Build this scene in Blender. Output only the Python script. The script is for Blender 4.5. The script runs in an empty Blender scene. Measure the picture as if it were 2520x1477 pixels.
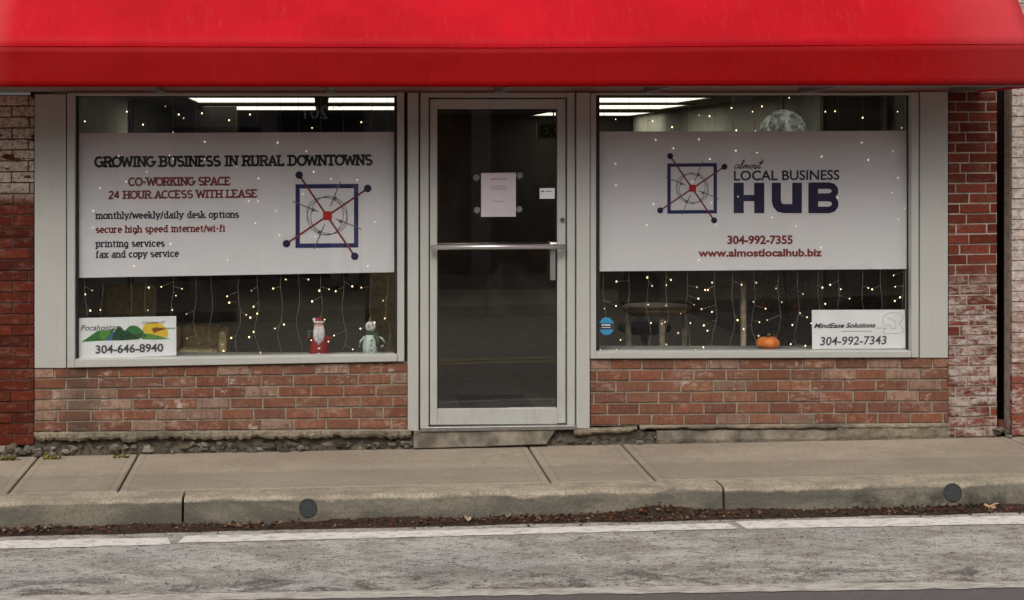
import bpy, math, random
from mathutils import Vector, Matrix, noise as mnoise
sc = bpy.context.scene
col = sc.collection
R = math.radians
# ---------------------------------------------------------------- camera, sky, sun, exposure
H, DIST, F = 1.9, 10.0, 3750.0          # lens height, metres from shopfront, focal length in 2520-px picture units
CX, CY = 790.0, 380.0                   # principal point (the picture is a crop of a straight-on view)
cd = bpy.data.cameras.new('camera'); cam = bpy.data.objects.new('camera', cd); col.objects.link(cam)
cam.location = (0, -DIST, H); cam.rotation_euler = (R(90), 0, 0)
cd.sensor_width = 36; cd.lens = 36*F/2520; cd.shift_x = (1260-CX)/2520; cd.shift_y = -(738.5-CY)/2520
cd.clip_start = .05; cd.clip_end = 1500; sc.camera = cam
SUN_EL, SUN_AZ = 47, 195                # azimuth clockwise from +y (shop faces -y)
w = bpy.data.worlds.new('World'); sc.world = w; w.use_nodes = True
wn = w.node_tree; bg = wn.nodes['Background']; sky = wn.nodes.new('ShaderNodeTexSky'); sky.sky_type = 'NISHITA'
sky.sun_disc = False; sky.sun_elevation = R(SUN_EL); sky.sun_rotation = R(SUN_AZ); sky.air_density = 1.0; sky.dust_density = 6.0; sky.ozone_density = .6
hs = wn.nodes.new('ShaderNodeHueSaturation'); hs.inputs['Saturation'].default_value = .22   # cloud cover greys the sky
wn.links.new(sky.outputs[0], hs.inputs['Color']); wn.links.new(hs.outputs[0], bg.inputs[0]); bg.inputs[1].default_value = .12
sl = bpy.data.lights.new('sun', 'SUN'); sl.energy = 1.1; sl.angle = R(35); sl.color = (1, .93, .83)
sun = bpy.data.objects.new('sun', sl); col.objects.link(sun)
sd = Vector((math.sin(R(SUN_AZ))*math.cos(R(SUN_EL)), math.cos(R(SUN_AZ))*math.cos(R(SUN_EL)), math.sin(R(SUN_EL))))
sun.rotation_euler = (-sd).to_track_quat('-Z', 'Y').to_euler(); sun.location = (0, -20, 25)
sc.view_settings.view_transform = 'Standard'; sc.view_settings.look = 'None'; sc.view_settings.exposure = 0.06; sc.view_settings.gamma = 1
sc.view_settings.use_curve_mapping = False

# ---------------------------------------------------------------- helpers
def at(X, Y, p=0.0):                    # point p metres in front of the shopfront seen at (X, Y)
    s = (DIST-p)/F
    return Vector(((X-CX)*s, -p, H+(CY-Y)*s))
def lerp(a, b, t): return a+(b-a)*t
def zside(x, p=0): return -.042+.0205*x-.02*p           # pavement height
def zroad(x, p): return -.207+.0235*(x-1.1)+.018*(p-1.25)
class MB:
    def __init__(s): s.v = []; s.f = []; s.c = []; s.m = []; s.col = None; s.mi = 0; s.smooth = False; s.sm = []
    def face(s, idx): s.f.append(tuple(idx)); s.c.append(s.col or (.5, .5, .5)); s.m.append(s.mi); s.sm.append(s.smooth)
    def hexa(s, a, b):                  # a: four front points, b: four back points
        o = len(s.v); s.v += list(a)+list(b)
        for q in ((0, 1, 2, 3), (7, 6, 5, 4), (0, 4, 5, 1), (1, 5, 6, 2), (2, 6, 7, 3), (3, 7, 4, 0)): s.face([o+i for i in q])
    def prism(s, pts, p0, p1):          # picture-plane outline between depths p0 (front) and p1 (back)
        n = len(pts); o = len(s.v)
        A = [at(x, y, p0) for x, y in pts]; B = [a+Vector((0, p0-p1, 0)) for a in A]
        s.v += A+B; s.face([o+i for i in range(n)]); s.face([o+n+i for i in reversed(range(n))])
        for i in range(n): j = (i+1) % n; s.face((o+i, o+n+i, o+n+j, o+j))
    def rect(s, x0, y0, x1, y1, p0, p1, tilt=0): s.prism([(x0, y0), (x1, y0-tilt), (x1, y1-tilt), (x0, y1)], p0, p1)
    def box(s, lo, hi):
        (x0, y0, z0), (x1, y1, z1) = lo, hi
        s.hexa([Vector(q) for q in ((x0, y0, z1), (x1, y0, z1), (x1, y0, z0), (x0, y0, z0))], [Vector(q) for q in ((x0, y1, z1), (x1, y1, z1), (x1, y1, z0), (x0, y1, z0))])
    def sheet(s, pts): o = len(s.v); s.v += [Vector(q) for q in pts]; s.face(range(o, o+len(pts)))
    def tube(s, pts, r, n=8, cap=True):
        pts = [Vector(q) for q in pts]; rs = r if isinstance(r, (list, tuple)) else [r]*len(pts); o = len(s.v); sm = s.smooth; s.smooth = True
        for i, q in enumerate(pts):
            d = (pts[min(i+1, len(pts)-1)]-pts[max(i-1, 0)]).normalized(); u = d.cross(Vector((.31, .2, .93))).normalized(); w_ = d.cross(u)
            for k in range(n): a = 2*math.pi*k/n; s.v.append(q+(u*math.cos(a)+w_*math.sin(a))*rs[i])
        for i in range(len(pts)-1):
            for k in range(n): a = o+i*n+k; b = o+i*n+(k+1) % n; s.face((a, b, b+n, a+n))
        s.smooth = sm
        if cap: s.face([o+k for k in reversed(range(n))]); s.face([o+(len(pts)-1)*n+k for k in range(n)])
    def lathe(s, c, prof, n=20, sx=1, sy=1, flute=0, nf=8):   # prof: (radius, height above c)
        c = Vector(c); o = len(s.v); sm = s.smooth; s.smooth = True
        for r, z in prof:
            for k in range(n): a = 2*math.pi*k/n; rr = r*(1+flute*math.cos(nf*a)); s.v.append(c+Vector((rr*math.cos(a)*sx, rr*math.sin(a)*sy, z)))
        for i in range(len(prof)-1):
            for k in range(n): a = o+i*n+k; b = o+i*n+(k+1) % n; s.face((a, b, b+n, a+n))
        s.face([o+k for k in reversed(range(n))]); s.face([o+(len(prof)-1)*n+k for k in range(n)]); s.smooth = sm
    def ball(s, c, r, n=12, sx=1, sy=1, sz=1, rough=0, seed=0):
        c = Vector(c); o = len(s.v); m = n//2; sm = s.smooth; s.smooth = rough == 0
        for i in range(m+1):
            t = math.pi*i/m
            for k in range(n):
                a = 2*math.pi*k/n; d = Vector((math.sin(t)*math.cos(a), math.sin(t)*math.sin(a), math.cos(t)))
                q = 1+rough*mnoise.noise(d*1.7+Vector((seed*3.7, seed*1.3, 0)))
                s.v.append(c+Vector((d.x*sx, d.y*sy, d.z*sz))*r*q)
        for i in range(m):
            for k in range(n): a = o+i*n+k; b = o+i*n+(k+1) % n; s.face((a, a+n, b+n, b))
        s.smooth = sm
    def ribbon(s, pl, wd, p, closed=False):   # flat stroke along picture points, wd picture units wide
        P = []
        for x, y in pl:
            if not P or (Vector((x, y))-P[-1]).length > 1e-4: P.append(Vector((x, y)))
        if len(P) > 3 and (P[0]-P[-1]).length < 1e-3: P.pop(); closed = True
        if not closed:                  # break a stroke at sharp corners so both legs keep their width
            for i in range(1, len(P)-1):
                d0, d1 = (P[i]-P[i-1]).normalized(), (P[i+1]-P[i]).normalized()
                if d0.dot(d1) < .35:
                    e = wd*.3; s.ribbon([tuple(q) for q in P[:i]]+[tuple(P[i]+d0*e)], wd, p); s.ribbon([tuple(P[i]-d1*e)]+[tuple(q) for q in P[i+1:]], wd, p+.00002); return
        n = len(P); L = []; Rr = []
        for i in range(n):
            a = P[(i-1) % n] if (closed or i > 0) else None; b = P[(i+1) % n] if (closed or i < n-1) else None
            d0 = (P[i]-a).normalized() if a is not None and (P[i]-a).length > 1e-6 else None
            d1 = (b-P[i]).normalized() if b is not None and (b-P[i]).length > 1e-6 else None
            d0 = d0 or d1; d1 = d1 or d0
            n0 = Vector((-d0.y, d0.x)); n1 = Vector((-d1.y, d1.x)); m = n0+n1
            m = m.normalized() if m.length > .2 else n0
            k = min(1/max(m.dot(n0), .45), 1.22)*wd/2
            L.append(P[i]+m*k); Rr.append(P[i]-m*k)
        o = len(s.v)
        for q in L+Rr: s.v.append(at(q.x, q.y, p))
        for i in range(n if closed else n-1): j = (i+1) % n; s.face((o+i, o+j, o+n+j, o+n+i))
    def disc(s, X, Y, r, p, n=20, ry=None): o = len(s.v); s.v += [at(X+r*math.cos(2*math.pi*k/n), Y+(ry or r)*math.sin(2*math.pi*k/n), p) for k in range(n)]; s.face(range(o, o+n))
def obj(name, mb, mats, parent=None, bevel=0):
    org = Vector((0, 0, 0)); q = parent
    while q is not None: org += q.location; q = q.parent
    me = bpy.data.meshes.new(name); me.from_pydata([tuple(v-org) for v in mb.v], [], mb.f)
    for m in (mats if isinstance(mats, (list, tuple)) else [mats]): me.materials.append(m)
    me.polygons.foreach_set('material_index', mb.m); me.polygons.foreach_set('use_smooth', mb.sm)
    ca = me.color_attributes.new('Col', 'FLOAT_COLOR', 'CORNER'); buf = []
    for pl, c in zip(me.polygons, mb.c): buf += [c[0], c[1], c[2], 1.0]*pl.loop_total
    ca.data.foreach_set('color', buf); me.update()
    o = bpy.data.objects.new(name, me); col.objects.link(o); o.parent = parent
    if bevel: b = o.modifiers.new('bevel', 'BEVEL'); b.width = bevel; b.segments = 2; b.limit_method = 'ANGLE'; b.angle_limit = R(50)
    return o
def tag(o, label=None, cat=None, group=None, kind=None):
    if label: o['label'] = label
    if cat: o['category'] = cat
    if group: o['group'] = group
    if kind: o['kind'] = kind
    return o
def thing(name, loc, label, cat, group=None):
    o = bpy.data.objects.new(name, None); col.objects.link(o); o.location = loc; o.empty_display_size = .1
    return tag(o, label, cat, group)
# ---------------------------------------------------------------- materials
class NT:
    def __init__(s, name):
        s.m = bpy.data.materials.new(name); s.m.use_nodes = True; s.t = s.m.node_tree; s.b = s.t.nodes['Principled BSDF']; s.out = s.t.nodes['Material Output']
        s.pos = s.n('ShaderNodeNewGeometry').outputs['Position']
    def n(s, k): return s.t.nodes.new(k)
    def set(s, sock, v):
        if isinstance(v, bpy.types.NodeSocket): s.t.links.new(v, sock)
        elif isinstance(v, (tuple, list)) and len(v) == 3 and sock.type == 'RGBA': sock.default_value = (*v, 1)
        else: sock.default_value = v
    def vec(s, sc_=(1, 1, 1), rot=(0, 0, 0)):
        q = s.n('ShaderNodeMapping'); s.t.links.new(s.pos, q.inputs[0]); q.inputs['Scale'].default_value = sc_; q.inputs['Rotation'].default_value = rot; return q.outputs[0]
    def noise(s, scale, det=4, vec=None, rough=.6, dist=0):
        q = s.n('ShaderNodeTexNoise'); s.set(q.inputs['Vector'], vec or s.pos); q.inputs['Scale'].default_value = scale; q.inputs['Detail'].default_value = det
        q.inputs['Roughness'].default_value = rough; q.inputs['Distortion'].default_value = dist; return q.outputs['Fac']
    def vor(s, scale, vec=None, out='Distance', feat='F1'):
        q = s.n('ShaderNodeTexVoronoi'); q.feature = feat; s.set(q.inputs['Vector'], vec or s.pos); q.inputs['Scale'].default_value = scale; return q.outputs[out]
    def ramp(s, f, a, b, lo=0., hi=1.):
        q = s.n('ShaderNodeMapRange'); q.interpolation_type = 'SMOOTHSTEP'; s.set(q.inputs[0], f)
        for i, v in zip((1, 2, 3, 4), (a, b, lo, hi)): q.inputs[i].default_value = v
        return q.outputs[0]
    def math(s, op, a, b=0.):
        q = s.n('ShaderNodeMath'); q.operation = op; s.set(q.inputs[0], a); s.set(q.inputs[1], b); return q.outputs[0]
    def mix(s, f, a, b, mode='MIX'):
        q = s.n('ShaderNodeMix'); q.data_type = 'RGBA'; q.blend_type = mode; s.set(q.inputs[0], f); s.set(q.inputs[6], a); s.set(q.inputs[7], b); return q.outputs[2]
    def attr(s): q = s.n('ShaderNodeAttribute'); q.attribute_name = 'Col'; return q.outputs['Color']
    def sep(s): q = s.n('ShaderNodeSeparateXYZ'); s.t.links.new(s.pos, q.inputs[0]); return q.outputs
    def fin(s, c, rough=.8, h=None, bs=.3, bd=.01, metal=0, spec=.4):
        s.set(s.b.inputs['Base Color'], c); s.set(s.b.inputs['Roughness'], rough); s.b.inputs['Metallic'].default_value = metal; s.b.inputs['Specular IOR Level'].default_value = spec
        if h is not None:
            q = s.n('ShaderNodeBump'); s.set(q.inputs['Height'], h); q.inputs['Strength'].default_value = bs; q.inputs['Distance'].default_value = bd; s.t.links.new(q.outputs[0], s.b.inputs['Normal'])
        return s.m
def grey(f): return (f, f, f)
def simple(name, c, rough=.6, var=.18, scale=12, metal=0, bump=.1, spec=.4):
    t = NT(name); n = t.noise(scale, 5); f = t.ramp(n, .3, .7, 1-var, 1+var)
    q = t.n('ShaderNodeVectorMath'); q.operation = 'SCALE'; q.inputs[0].default_value = c; t.t.links.new(f, q.inputs['Scale'])
    return t.fin(q.outputs[0], rough, t.noise(scale*8, 3), bump, .004, metal, spec)
def ink(name, c, rough=.6): return simple(name, c, rough, .08, 30, bump=0)
def emit(name, c, s_):
    t = NT(name); t.b.inputs['Base Color'].default_value = (*c, 1); t.b.inputs['Emission Color'].default_value = (*c, 1); t.b.inputs['Emission Strength'].default_value = s_; return t.m
M = {}
def m_brick(name, mortar=False, pale=(.5, .42, .36), pale_lo=.62, stains=0., streak=0., bump=.5):
    t = NT(name); c = t.attr(); v = t.noise(9, 6); g = t.noise(90, 4)
    c = t.mix(t.ramp(v, .3, .75, 0, .5), c, t.mix(.55, c, (.09, .05, .035)))
    c = t.mix(t.ramp(g, .35, .8, 0, .45), c, t.mix(.5, c, (.42, .33, .27)))
    c = t.mix(t.ramp(t.noise(31, 7, t.vec((.6, 1, 1)), .75), .50, .60, 0, .65), c, (.18, .068, .04)); c = t.mix(t.ramp(t.noise(21, 7, t.vec((.7, 1, 1)), .75), .56, .66, 0, .55), c, (.075, .05, .038))
    fleck = t.ramp(t.noise(26, 6, t.vec((.5, 1, 1)), .75), .50, .62, 0, .62); c = t.mix(t.math('MULTIPLY', fleck, t.ramp(t.noise(2.6, 4), .40, .62)), c, (.42, .32, .25))
    if streak: c = t.mix(t.ramp(t.noise(60, 2, t.vec((1, 1, .12))), .45, .7, 0, streak), c, (.10, .04, .03))
    c = t.mix(t.ramp(t.noise(6, 8, rough=.75), pale_lo, pale_lo+.06, 0, .8), c, pale)
    if stains:                                       # a damp streak of its own shape below the left frame
        x = t.sep(); d = t.math('ABSOLUTE', t.math('ADD', x[0], 1.57)); d = t.math('ADD', d, t.math('MULTIPLY', t.noise(4, 8, None, .75), .45))
        c = t.mix(t.ramp(d, .24, .42, stains, 0), c, (.055, .045, .035))
    return t.fin(c, .9, t.math('ADD', t.noise(70, 5), t.math('MULTIPLY', t.noise(14, 3), .8)), bump, .006, spec=.25)
M['brick'] = m_brick('wire cut brick', pale_lo=.60, stains=.6, streak=.4)
M['mortar'] = simple('mortar', (.275, .235, .18), .95, .25, 25, bump=.5)
def m_pier(name, zc, zw, above, base_pale, lo_up, lo_dn):
    t = NT(name); c = t.attr(); z = t.sep()[2]
    g = t.noise(60, 4); c = t.mix(t.ramp(g, .35, .68, 0, .75), c, t.mix(.7, c, (.05, .018, .012))); c = t.mix(t.ramp(t.noise(24, 7, t.vec((.5, 1, 1)), .75), .50, .62, 0, .4), c, (.20, .115, .09))
    up = t.ramp(z, zc-zw, zc+zw)                     # where the old paint survives
    big = t.noise(11, 8, t.vec((.6, 1, 1.5)), .72)
    fu = t.ramp(big, lo_up, lo_up+.09); fd = t.ramp(big, lo_dn, lo_dn+.16)
    f = t.math('MULTIPLY', t.mix(up, fd, fu), t.ramp(t.noise(37, 6, None, .75), .30, .56, .25, 1))
    pc = t.mix(t.ramp(t.noise(23, 5), .35, .7), above, base_pale)
    c = t.mix(t.math('MULTIPLY', f, .92), c, pc)
    return t.fin(c, .85, t.math('ADD', t.noise(50, 6), t.math('MULTIPLY', f, .5)), .8, .008, spec=.08)
M['pier_l'] = m_pier('flaking cream painted brick', 1.64, .10, (.68, .60, .48), (.50, .43, .33), .395, .64)
M['pier_r'] = m_pier('brick with worn whitewash', 1.06, .12, (.46, .375, .32), (.52, .48, .45), .66, .42)
M['white_brick'] = m_pier('white painted brick', .85, .5, (.66, .60, .54), (.52, .45, .40), .30, .48)
M['pier_mortar'] = simple('old pale mortar', (.40, .33, .27), .95, .25, 30, bump=.5)
M['dark_mortar'] = simple('old dark mortar', (.09, .06, .045), .95, .3, 30, bump=.5)
t = NT('grey painted aluminium'); v = t.noise(3, 5); g = t.noise(140, 2)
c = t.mix(t.ramp(v, .3, .7, 0, .3), (.445, .445, .41), (.38, .378, .347)); c = t.mix(t.ramp(t.noise(18, 7, rough=.75), .62, .72, 0, .4), c, (.30, .26, .21)); c = t.mix(t.ramp(t.noise(9, 6, t.vec((3, 3, .25)), .7), .55, .72, 0, .35), c, (.33, .31, .275))
zz = t.sep()[2]; c = t.mix(t.math('MULTIPLY', t.ramp(zz, .05, .75, 1, 0), t.ramp(t.noise(14, 8, t.vec((1.5, 1.5, .6)), .75), .45, .65, 0, .3)), c, (.25, .22, .18))
M['alu'] = t.fin(c, .45, g, .05, .002, spec=.5)
t = NT('brushed bar'); M['bar'] = t.fin(t.mix(t.noise(200, 2, t.vec((.02, 1, 1))), (.55, .53, .52), (.72, .70, .69)), .3, metal=.85)
M['steel'] = simple('dull steel', (.35, .34, .33), .4, .15, 40, metal=.8)
M['black'] = simple('black rubber', (.02, .018, .018), .7, .2, 40)
def m_awning(name, c1, c2, wear_pale):
    t = NT(name); x = t.sep()
    st = t.noise(7, 6, t.vec((6, .8, .8), (0, R(18), 0)), .7)
    c = t.mix(t.ramp(t.noise(1.3, 4), .3, .7), c1, c2); c = t.mix(t.ramp(st, .54, .74, 0, .10*wear_pale), c, (.75, .20, .22))
    c = t.mix(t.ramp(t.noise(34, 3), .70, .77, 0, .14*wear_pale), c, (.75, .35, .35))
    c = t.mix(t.ramp(x[0], 3.5, 4.3, 0, .14*wear_pale), c, (.70, .35, .36)); c = t.mix(t.ramp(x[0], -2.0, -1.84, .13*wear_pale, 0), c, (.70, .35, .36))  # paler pink towards both ends
    t.fin(c, .55, t.math('ADD', t.noise(2.2, 6, t.vec((1.6, .7, .7), (0, R(20), 0)), .6), t.math('MULTIPLY', t.noise(260, 1), .02)), .35, .035, spec=.12)
    tr = t.n('ShaderNodeBsdfTranslucent'); t.set(tr.inputs[0], (.75, .10, .07)); ms = t.n('ShaderNodeMixShader'); ms.inputs[0].default_value = .26
    t.t.links.new(t.b.outputs[0], ms.inputs[1]); t.t.links.new(tr.outputs[0], ms.inputs[2]); t.t.links.new(ms.outputs[0], t.out.inputs[0]); return t.m
M['awning'] = m_awning('red awning vinyl', (.68, .006, .019), (.50, .004, .012), 1.0)
M['valance'] = m_awning('deep red valance vinyl', (.36, .003, .003), (.31, .002, .003), .35)  # shade of the upright face put into a darker red than the canopy
t = NT('window glass'); lw = t.n('ShaderNodeLayerWeight'); lw.inputs[0].default_value = .5
fr = t.math('ADD', t.math('MULTIPLY', t.math('POWER', lw.outputs['Facing'], 5.), .9), .068)
gl = t.n('ShaderNodeBsdfGlossy'); gl.inputs['Roughness'].default_value = 0; tp = t.n('ShaderNodeBsdfTransparent'); tp.inputs[0].default_value = (.985, .99, .985, 1)
ms = t.n('ShaderNodeMixShader'); t.t.links.new(fr, ms.inputs[0]); t.t.links.new(tp.outputs[0], ms.inputs[1]); t.t.links.new(gl.outputs[0], ms.inputs[2])
df = t.n('ShaderNodeBsdfDiffuse'); df.inputs[0].default_value = (.7, .7, .68, 1); m2 = t.n('ShaderNodeMixShader')     # thin dust and wiped smudges
t.set(m2.inputs[0], t.ramp(t.noise(4, 8, t.vec((1, 1, .6), (0, R(30), 0)), .7, .8), .50, .78, .0, .010)); t.t.links.new(ms.outputs[0], m2.inputs[1]); t.t.links.new(df.outputs[0], m2.inputs[2]); t.t.links.new(m2.outputs[0], t.out.inputs[0]); M['glass'] = t.m
t = NT('banner vinyl'); t.fin(t.mix(t.noise(3, 3), (.76, .745, .76), (.72, .705, .725)), .5, t.noise(2.2, 3, t.vec((1, 1, .45))), .35, .03)
tp = t.n('ShaderNodeBsdfTransparent'); ms = t.n('ShaderNodeMixShader'); ms.inputs[0].default_value = .03
t.t.links.new(t.b.outputs[0], ms.inputs[1]); t.t.links.new(tp.outputs[0], ms.inputs[2]); t.t.links.new(ms.outputs[0], t.out.inputs[0]); M['banner'] = t.m
M['sign_white'] = simple('white sign board', (.80, .81, .82), .5, .04, 6, bump=0)
for k, cc in dict(navy=(.010, .010, .050), blue=(.018, .022, .11), maroon=(.20, .030, .025), inkblack=(.014, .010, .014), slate=(.035, .04, .06), red=(.45, .012, .010), greyline=(.12, .12, .13), pink=(.45, .18, .2),
                  green=(.03, .17, .035), green2=(.10, .26, .05), dkgreen=(.012, .075, .022), river=(.04, .13, .32), yellow=(.75, .5, .04), brown=(.25, .08, .01), inkgrey=(.07, .07, .075), palegrey=(.42, .42, .42), skyblue=(.03, .24, .42), white=(.8, .8, .8)).items():
    M[k] = ink(k+' ink', cc)
# concrete, asphalt
t = NT('pavement concrete'); a = t.noise(1.1, 8, t.vec((.6, 1.4, 1)), .65); b = t.noise(75, 5, None, .72); d = t.noise(5, 8, None, .7)
c = t.mix(t.ramp(a, .35, .65), (.44, .37, .285), (.33, .275, .215)); c = t.mix(t.ramp(b, .42, .62, 0, .5), c, (.20, .16, .125)); c = t.mix(t.ramp(d, .52, .66, 0, .4), c, (.45, .39, .31))
c = t.mix(t.ramp(t.noise(150, 2), .62, .70, 0, .75), c, (.15, .12, .095)); c = t.mix(t.ramp(t.noise(2.4, 9, rough=.78), .53, .66, 0, .42), c, (.205, .17, .13))
yb = t.math('ADD', t.sep()[1], t.math('MULTIPLY', t.noise(2, 3), .10)); c = t.mix(t.ramp(yb, -.56, -.50, .38, 0), c, (.21, .175, .145))
xx = t.sep()[0]; mar = None; ln = None       # tooled margins beside each joint
for xj in (-1.85, -1.199, 1.357, 1.972, 4.49):
    d = t.math('ABSOLUTE', t.math('SUBTRACT', xx, xj)); a1 = t.ramp(d, .045, .055, 1, 0); a2 = t.ramp(t.math('ABSOLUTE', t.math('SUBTRACT', d, .055)), .003, .009, 1, 0)
    mar = a1 if mar is None else t.math('MAXIMUM', mar, a1); ln = a2 if ln is None else t.math('MAXIMUM', ln, a2)
c = t.mix(t.math('MULTIPLY', mar, .12), c, (.44, .375, .295)); c = t.mix(t.math('MULTIPLY', ln, .28), c, (.16, .13, .10))
M['pave'] = t.fin(c, .9, t.math('ADD', b, t.noise(160, 2)), .8, .006, spec=.2)
t = NT('kerb concrete'); a = t.noise(2.6, 8, t.vec((.55, 1, 1.6)), .7, .6); b = t.noise(60, 5, None, .7); x = t.sep()
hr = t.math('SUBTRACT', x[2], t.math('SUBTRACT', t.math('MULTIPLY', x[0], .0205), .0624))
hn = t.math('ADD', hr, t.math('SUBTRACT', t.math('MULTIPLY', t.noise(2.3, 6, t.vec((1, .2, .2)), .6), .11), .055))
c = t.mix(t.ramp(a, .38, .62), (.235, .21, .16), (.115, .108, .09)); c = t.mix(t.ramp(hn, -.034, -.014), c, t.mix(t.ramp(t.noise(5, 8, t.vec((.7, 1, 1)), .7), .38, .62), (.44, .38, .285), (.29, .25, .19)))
c = t.mix(t.ramp(b, .42, .62, 0, .45), c, (.11, .098, .078)); c = t.mix(t.ramp(t.noise(24, 6, t.vec((.5, 1, 1)), .75), .55, .66, 0, .45), c, (.10, .09, .075))
x = t.sep(); sm = t.math('MULTIPLY', t.ramp(x[0], 2.7, 3.2), t.ramp(x[0], 4.3, 3.9)); zz = t.math('SUBTRACT', x[2], t.math('MULTIPLY', x[0], .0215))
sm = t.math('MULTIPLY', sm, t.ramp(t.math('ADD', zz, t.math('MULTIPLY', t.noise(9, 6), .12)), -.09, -.04, 1, 0)); c = t.mix(t.math('MULTIPLY', sm, t.ramp(t.noise(11, 6), .42, .62, 0, .75)), c, (.05, .048, .042))
c = t.mix(t.ramp(t.noise(12, 9, rough=.8), .64, .70, 0, .5), c, (.46, .42, .34))
M['kerb'] = t.fin(c, .9, t.math('ADD', b, t.noise(9, 6)), .9, .009, spec=.25)
t = NT('worn asphalt'); y = t.sep()[1]
V = t.vec((.62, 1, 1)); a = t.noise(3.6, 9, V, .70, .5); b = t.noise(17, 7, V, .72, .3); sp = t.noise(33, 5, None, .62, .2)
c = t.mix(t.ramp(a, .40, .60), (.57, .54, .495), (.35, .322, .29)); c = t.mix(t.ramp(t.noise(2.0, 6, V, .65), .5, .64, 0, .6), c, (.44, .445, .42)); c = t.mix(t.ramp(b, .51, .60, 0, .7), c, (.23, .185, .165))
band = t.ramp(t.math('ADD', y, t.math('MULTIPLY', t.noise(1.5, 4), .9)), -2.05, -1.75, 1, 0)
c = t.mix(t.math('MULTIPLY', band, t.ramp(t.noise(5, 9, V, .75, .6), .47, .58, 0, .85)), c, (.125, .10, .088))
c = t.mix(t.ramp(t.noise(9, 8, V, .75, .5), .58, .63, 0, .7), c, (.60, .57, .53))
c = t.mix(t.ramp(sp, .60, .64, 0, .9), c, (.055, .045, .04)); c = t.mix(t.ramp(t.noise(70, 4, None, .7), .56, .63, 0, .55), c, (.70, .67, .63)); c = t.mix(t.ramp(t.noise(85, 4, t.vec((1, 1, 1), (0, 0, 1)), .7), .56, .62, 0, .8), c, (.10, .085, .075))
smooth = t.ramp(t.math('ADD', y, t.math('MULTIPLY', t.noise(14, 4, V), .05)), -2.77, -2.73, 1, 0)
c = t.mix(smooth, c, t.mix(t.noise(40, 5), (.19, .168, .16), (.125, .11, .105)))
M['road'] = t.fin(c, .9, t.math('ADD', sp, t.noise(110, 4)), 1.0, .012, spec=.2)
t = NT('road paint'); c = t.mix(t.ramp(t.noise(22, 8, t.vec((.6, 1, 1)), .78), .50, .58, 0, .75), (.70, .66, .61), (.38, .34, .31)); M['paint'] = t.fin(c, .8, t.noise(90, 3), .3, .003)
t = NT('worn road paint'); c = t.mix(t.ramp(t.noise(26, 7, t.vec((.4, 1, 1)), .75), .42, .60, 0, .9), (.50, .465, .42), (.30, .265, .24)); M['paint_worn'] = t.fin(c, .85, t.noise(90, 3), .3, .003)
t = NT('yellow road paint'); c = t.mix(t.ramp(t.noise(26, 7, rough=.75), .45, .62, 0, .8), (.45, .28, .04), (.20, .17, .14)); M['paint_yellow'] = t.fin(c, .85)
t = NT('foundation concrete'); c = t.mix(t.ramp(t.noise(5, 7, t.vec((.5, 1, 1.4)), .7), .36, .66), (.34, .29, .21), (.155, .133, .10)); c = t.mix(t.ramp(t.noise(35, 4), .4, .75, 0, .5), c, (.11, .095, .075))
c = t.mix(t.ramp(t.noise(8, 8, rough=.8), .62, .68, 0, .6), c, (.55, .49, .38)); M['found'] = t.fin(c, .95, t.math('ADD', t.noise(30, 6), t.noise(90, 3)), .9, .01, spec=.2)
t = NT('rubble stone'); c = t.mix(t.ramp(t.noise(30, 5), .35, .7, 0, .7), t.attr(), (.06, .052, .045)); M['rubble'] = t.fin(c, .95, t.noise(50, 6), .9, .01, spec=.2)
t = NT('dead leaves'); M['leaf'] = t.fin(t.mix(t.ramp(t.noise(60, 3), .3, .7, 0, .6), t.attr(), (.06, .03, .02)), .85, spec=.25)
t = NT('plain attribute'); M['attr'] = t.fin(t.mix(t.ramp(t.noise(40, 4), .3, .7, 0, .3), t.attr(), (.03, .025, .02)), .75)
M['earth'] = simple('crumbled footing', (.10, .083, .062), .95, .6, 22, bump=1.0)
M['step'] = simple('worn step concrete', (.215, .185, .145), .92, .5, 7, bump=.9)
M['soil'] = simple('gutter dirt', (.030, .020, .014), .95, .5, 60, bump=1)
M['drain'] = simple('dark plastic grating', (.045, .047, .05), .8, .3, 90, bump=.6)
M['wire'] = simple('pale cable', (.22, .21, .17), .5, .1, 40)
M['bulb'] = emit('lit fairy bulb', (1, .76, .42), 2.6)
M['bulb_dim'] = emit('dim fairy bulb', (1, .75, .5), .7)
M['bulb_hidden'] = emit('fairy bulb against the vinyl', (1, .92, .85), .95)
M['panel'] = emit('lit ceiling diffuser', (1, .95, .78), 1.55)
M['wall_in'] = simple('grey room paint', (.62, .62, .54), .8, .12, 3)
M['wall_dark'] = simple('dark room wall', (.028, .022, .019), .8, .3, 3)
M['ceil'] = simple('ceiling tile', (.16, .14, .11), .9, .15, 6)
M['floor_in'] = simple('dark room carpet', (.055, .049, .041), .9, .25, 8)
M['olive'] = simple('olive upholstery', (.62, .50, .26), .9, .25, 25, bump=.4)
M['wood'] = simple('dark cabinet wood', (.16, .105, .05), .5, .35, 8)
M['pale_wood'] = simple('pale turned wood', (.42, .35, .25), .5, .25, 20)
M['matrug'] = simple('black door mat', (.012, .012, .012), .95, .3, 60, bump=.8)
M['needle'] = simple('fir needles', (.018, .035, .018), .8, .4, 40)
M['orange'] = simple('pumpkin skin', (.75, .20, .03), .5, .15, 20)
M['facade_o'] = simple('far grey render', (.24, .235, .225), .85, .25, 2)
M['clear'] = simple('clear plastic', (.26, .27, .28), .15, .05, 20)
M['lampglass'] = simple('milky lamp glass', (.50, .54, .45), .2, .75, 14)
nt_ = M['lampglass'].node_tree; nt_.links.new([n_ for n_ in nt_.nodes if n_.type == 'VECT_MATH'][0].outputs[0], nt_.nodes['Principled BSDF'].inputs['Emission Color'])
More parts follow.
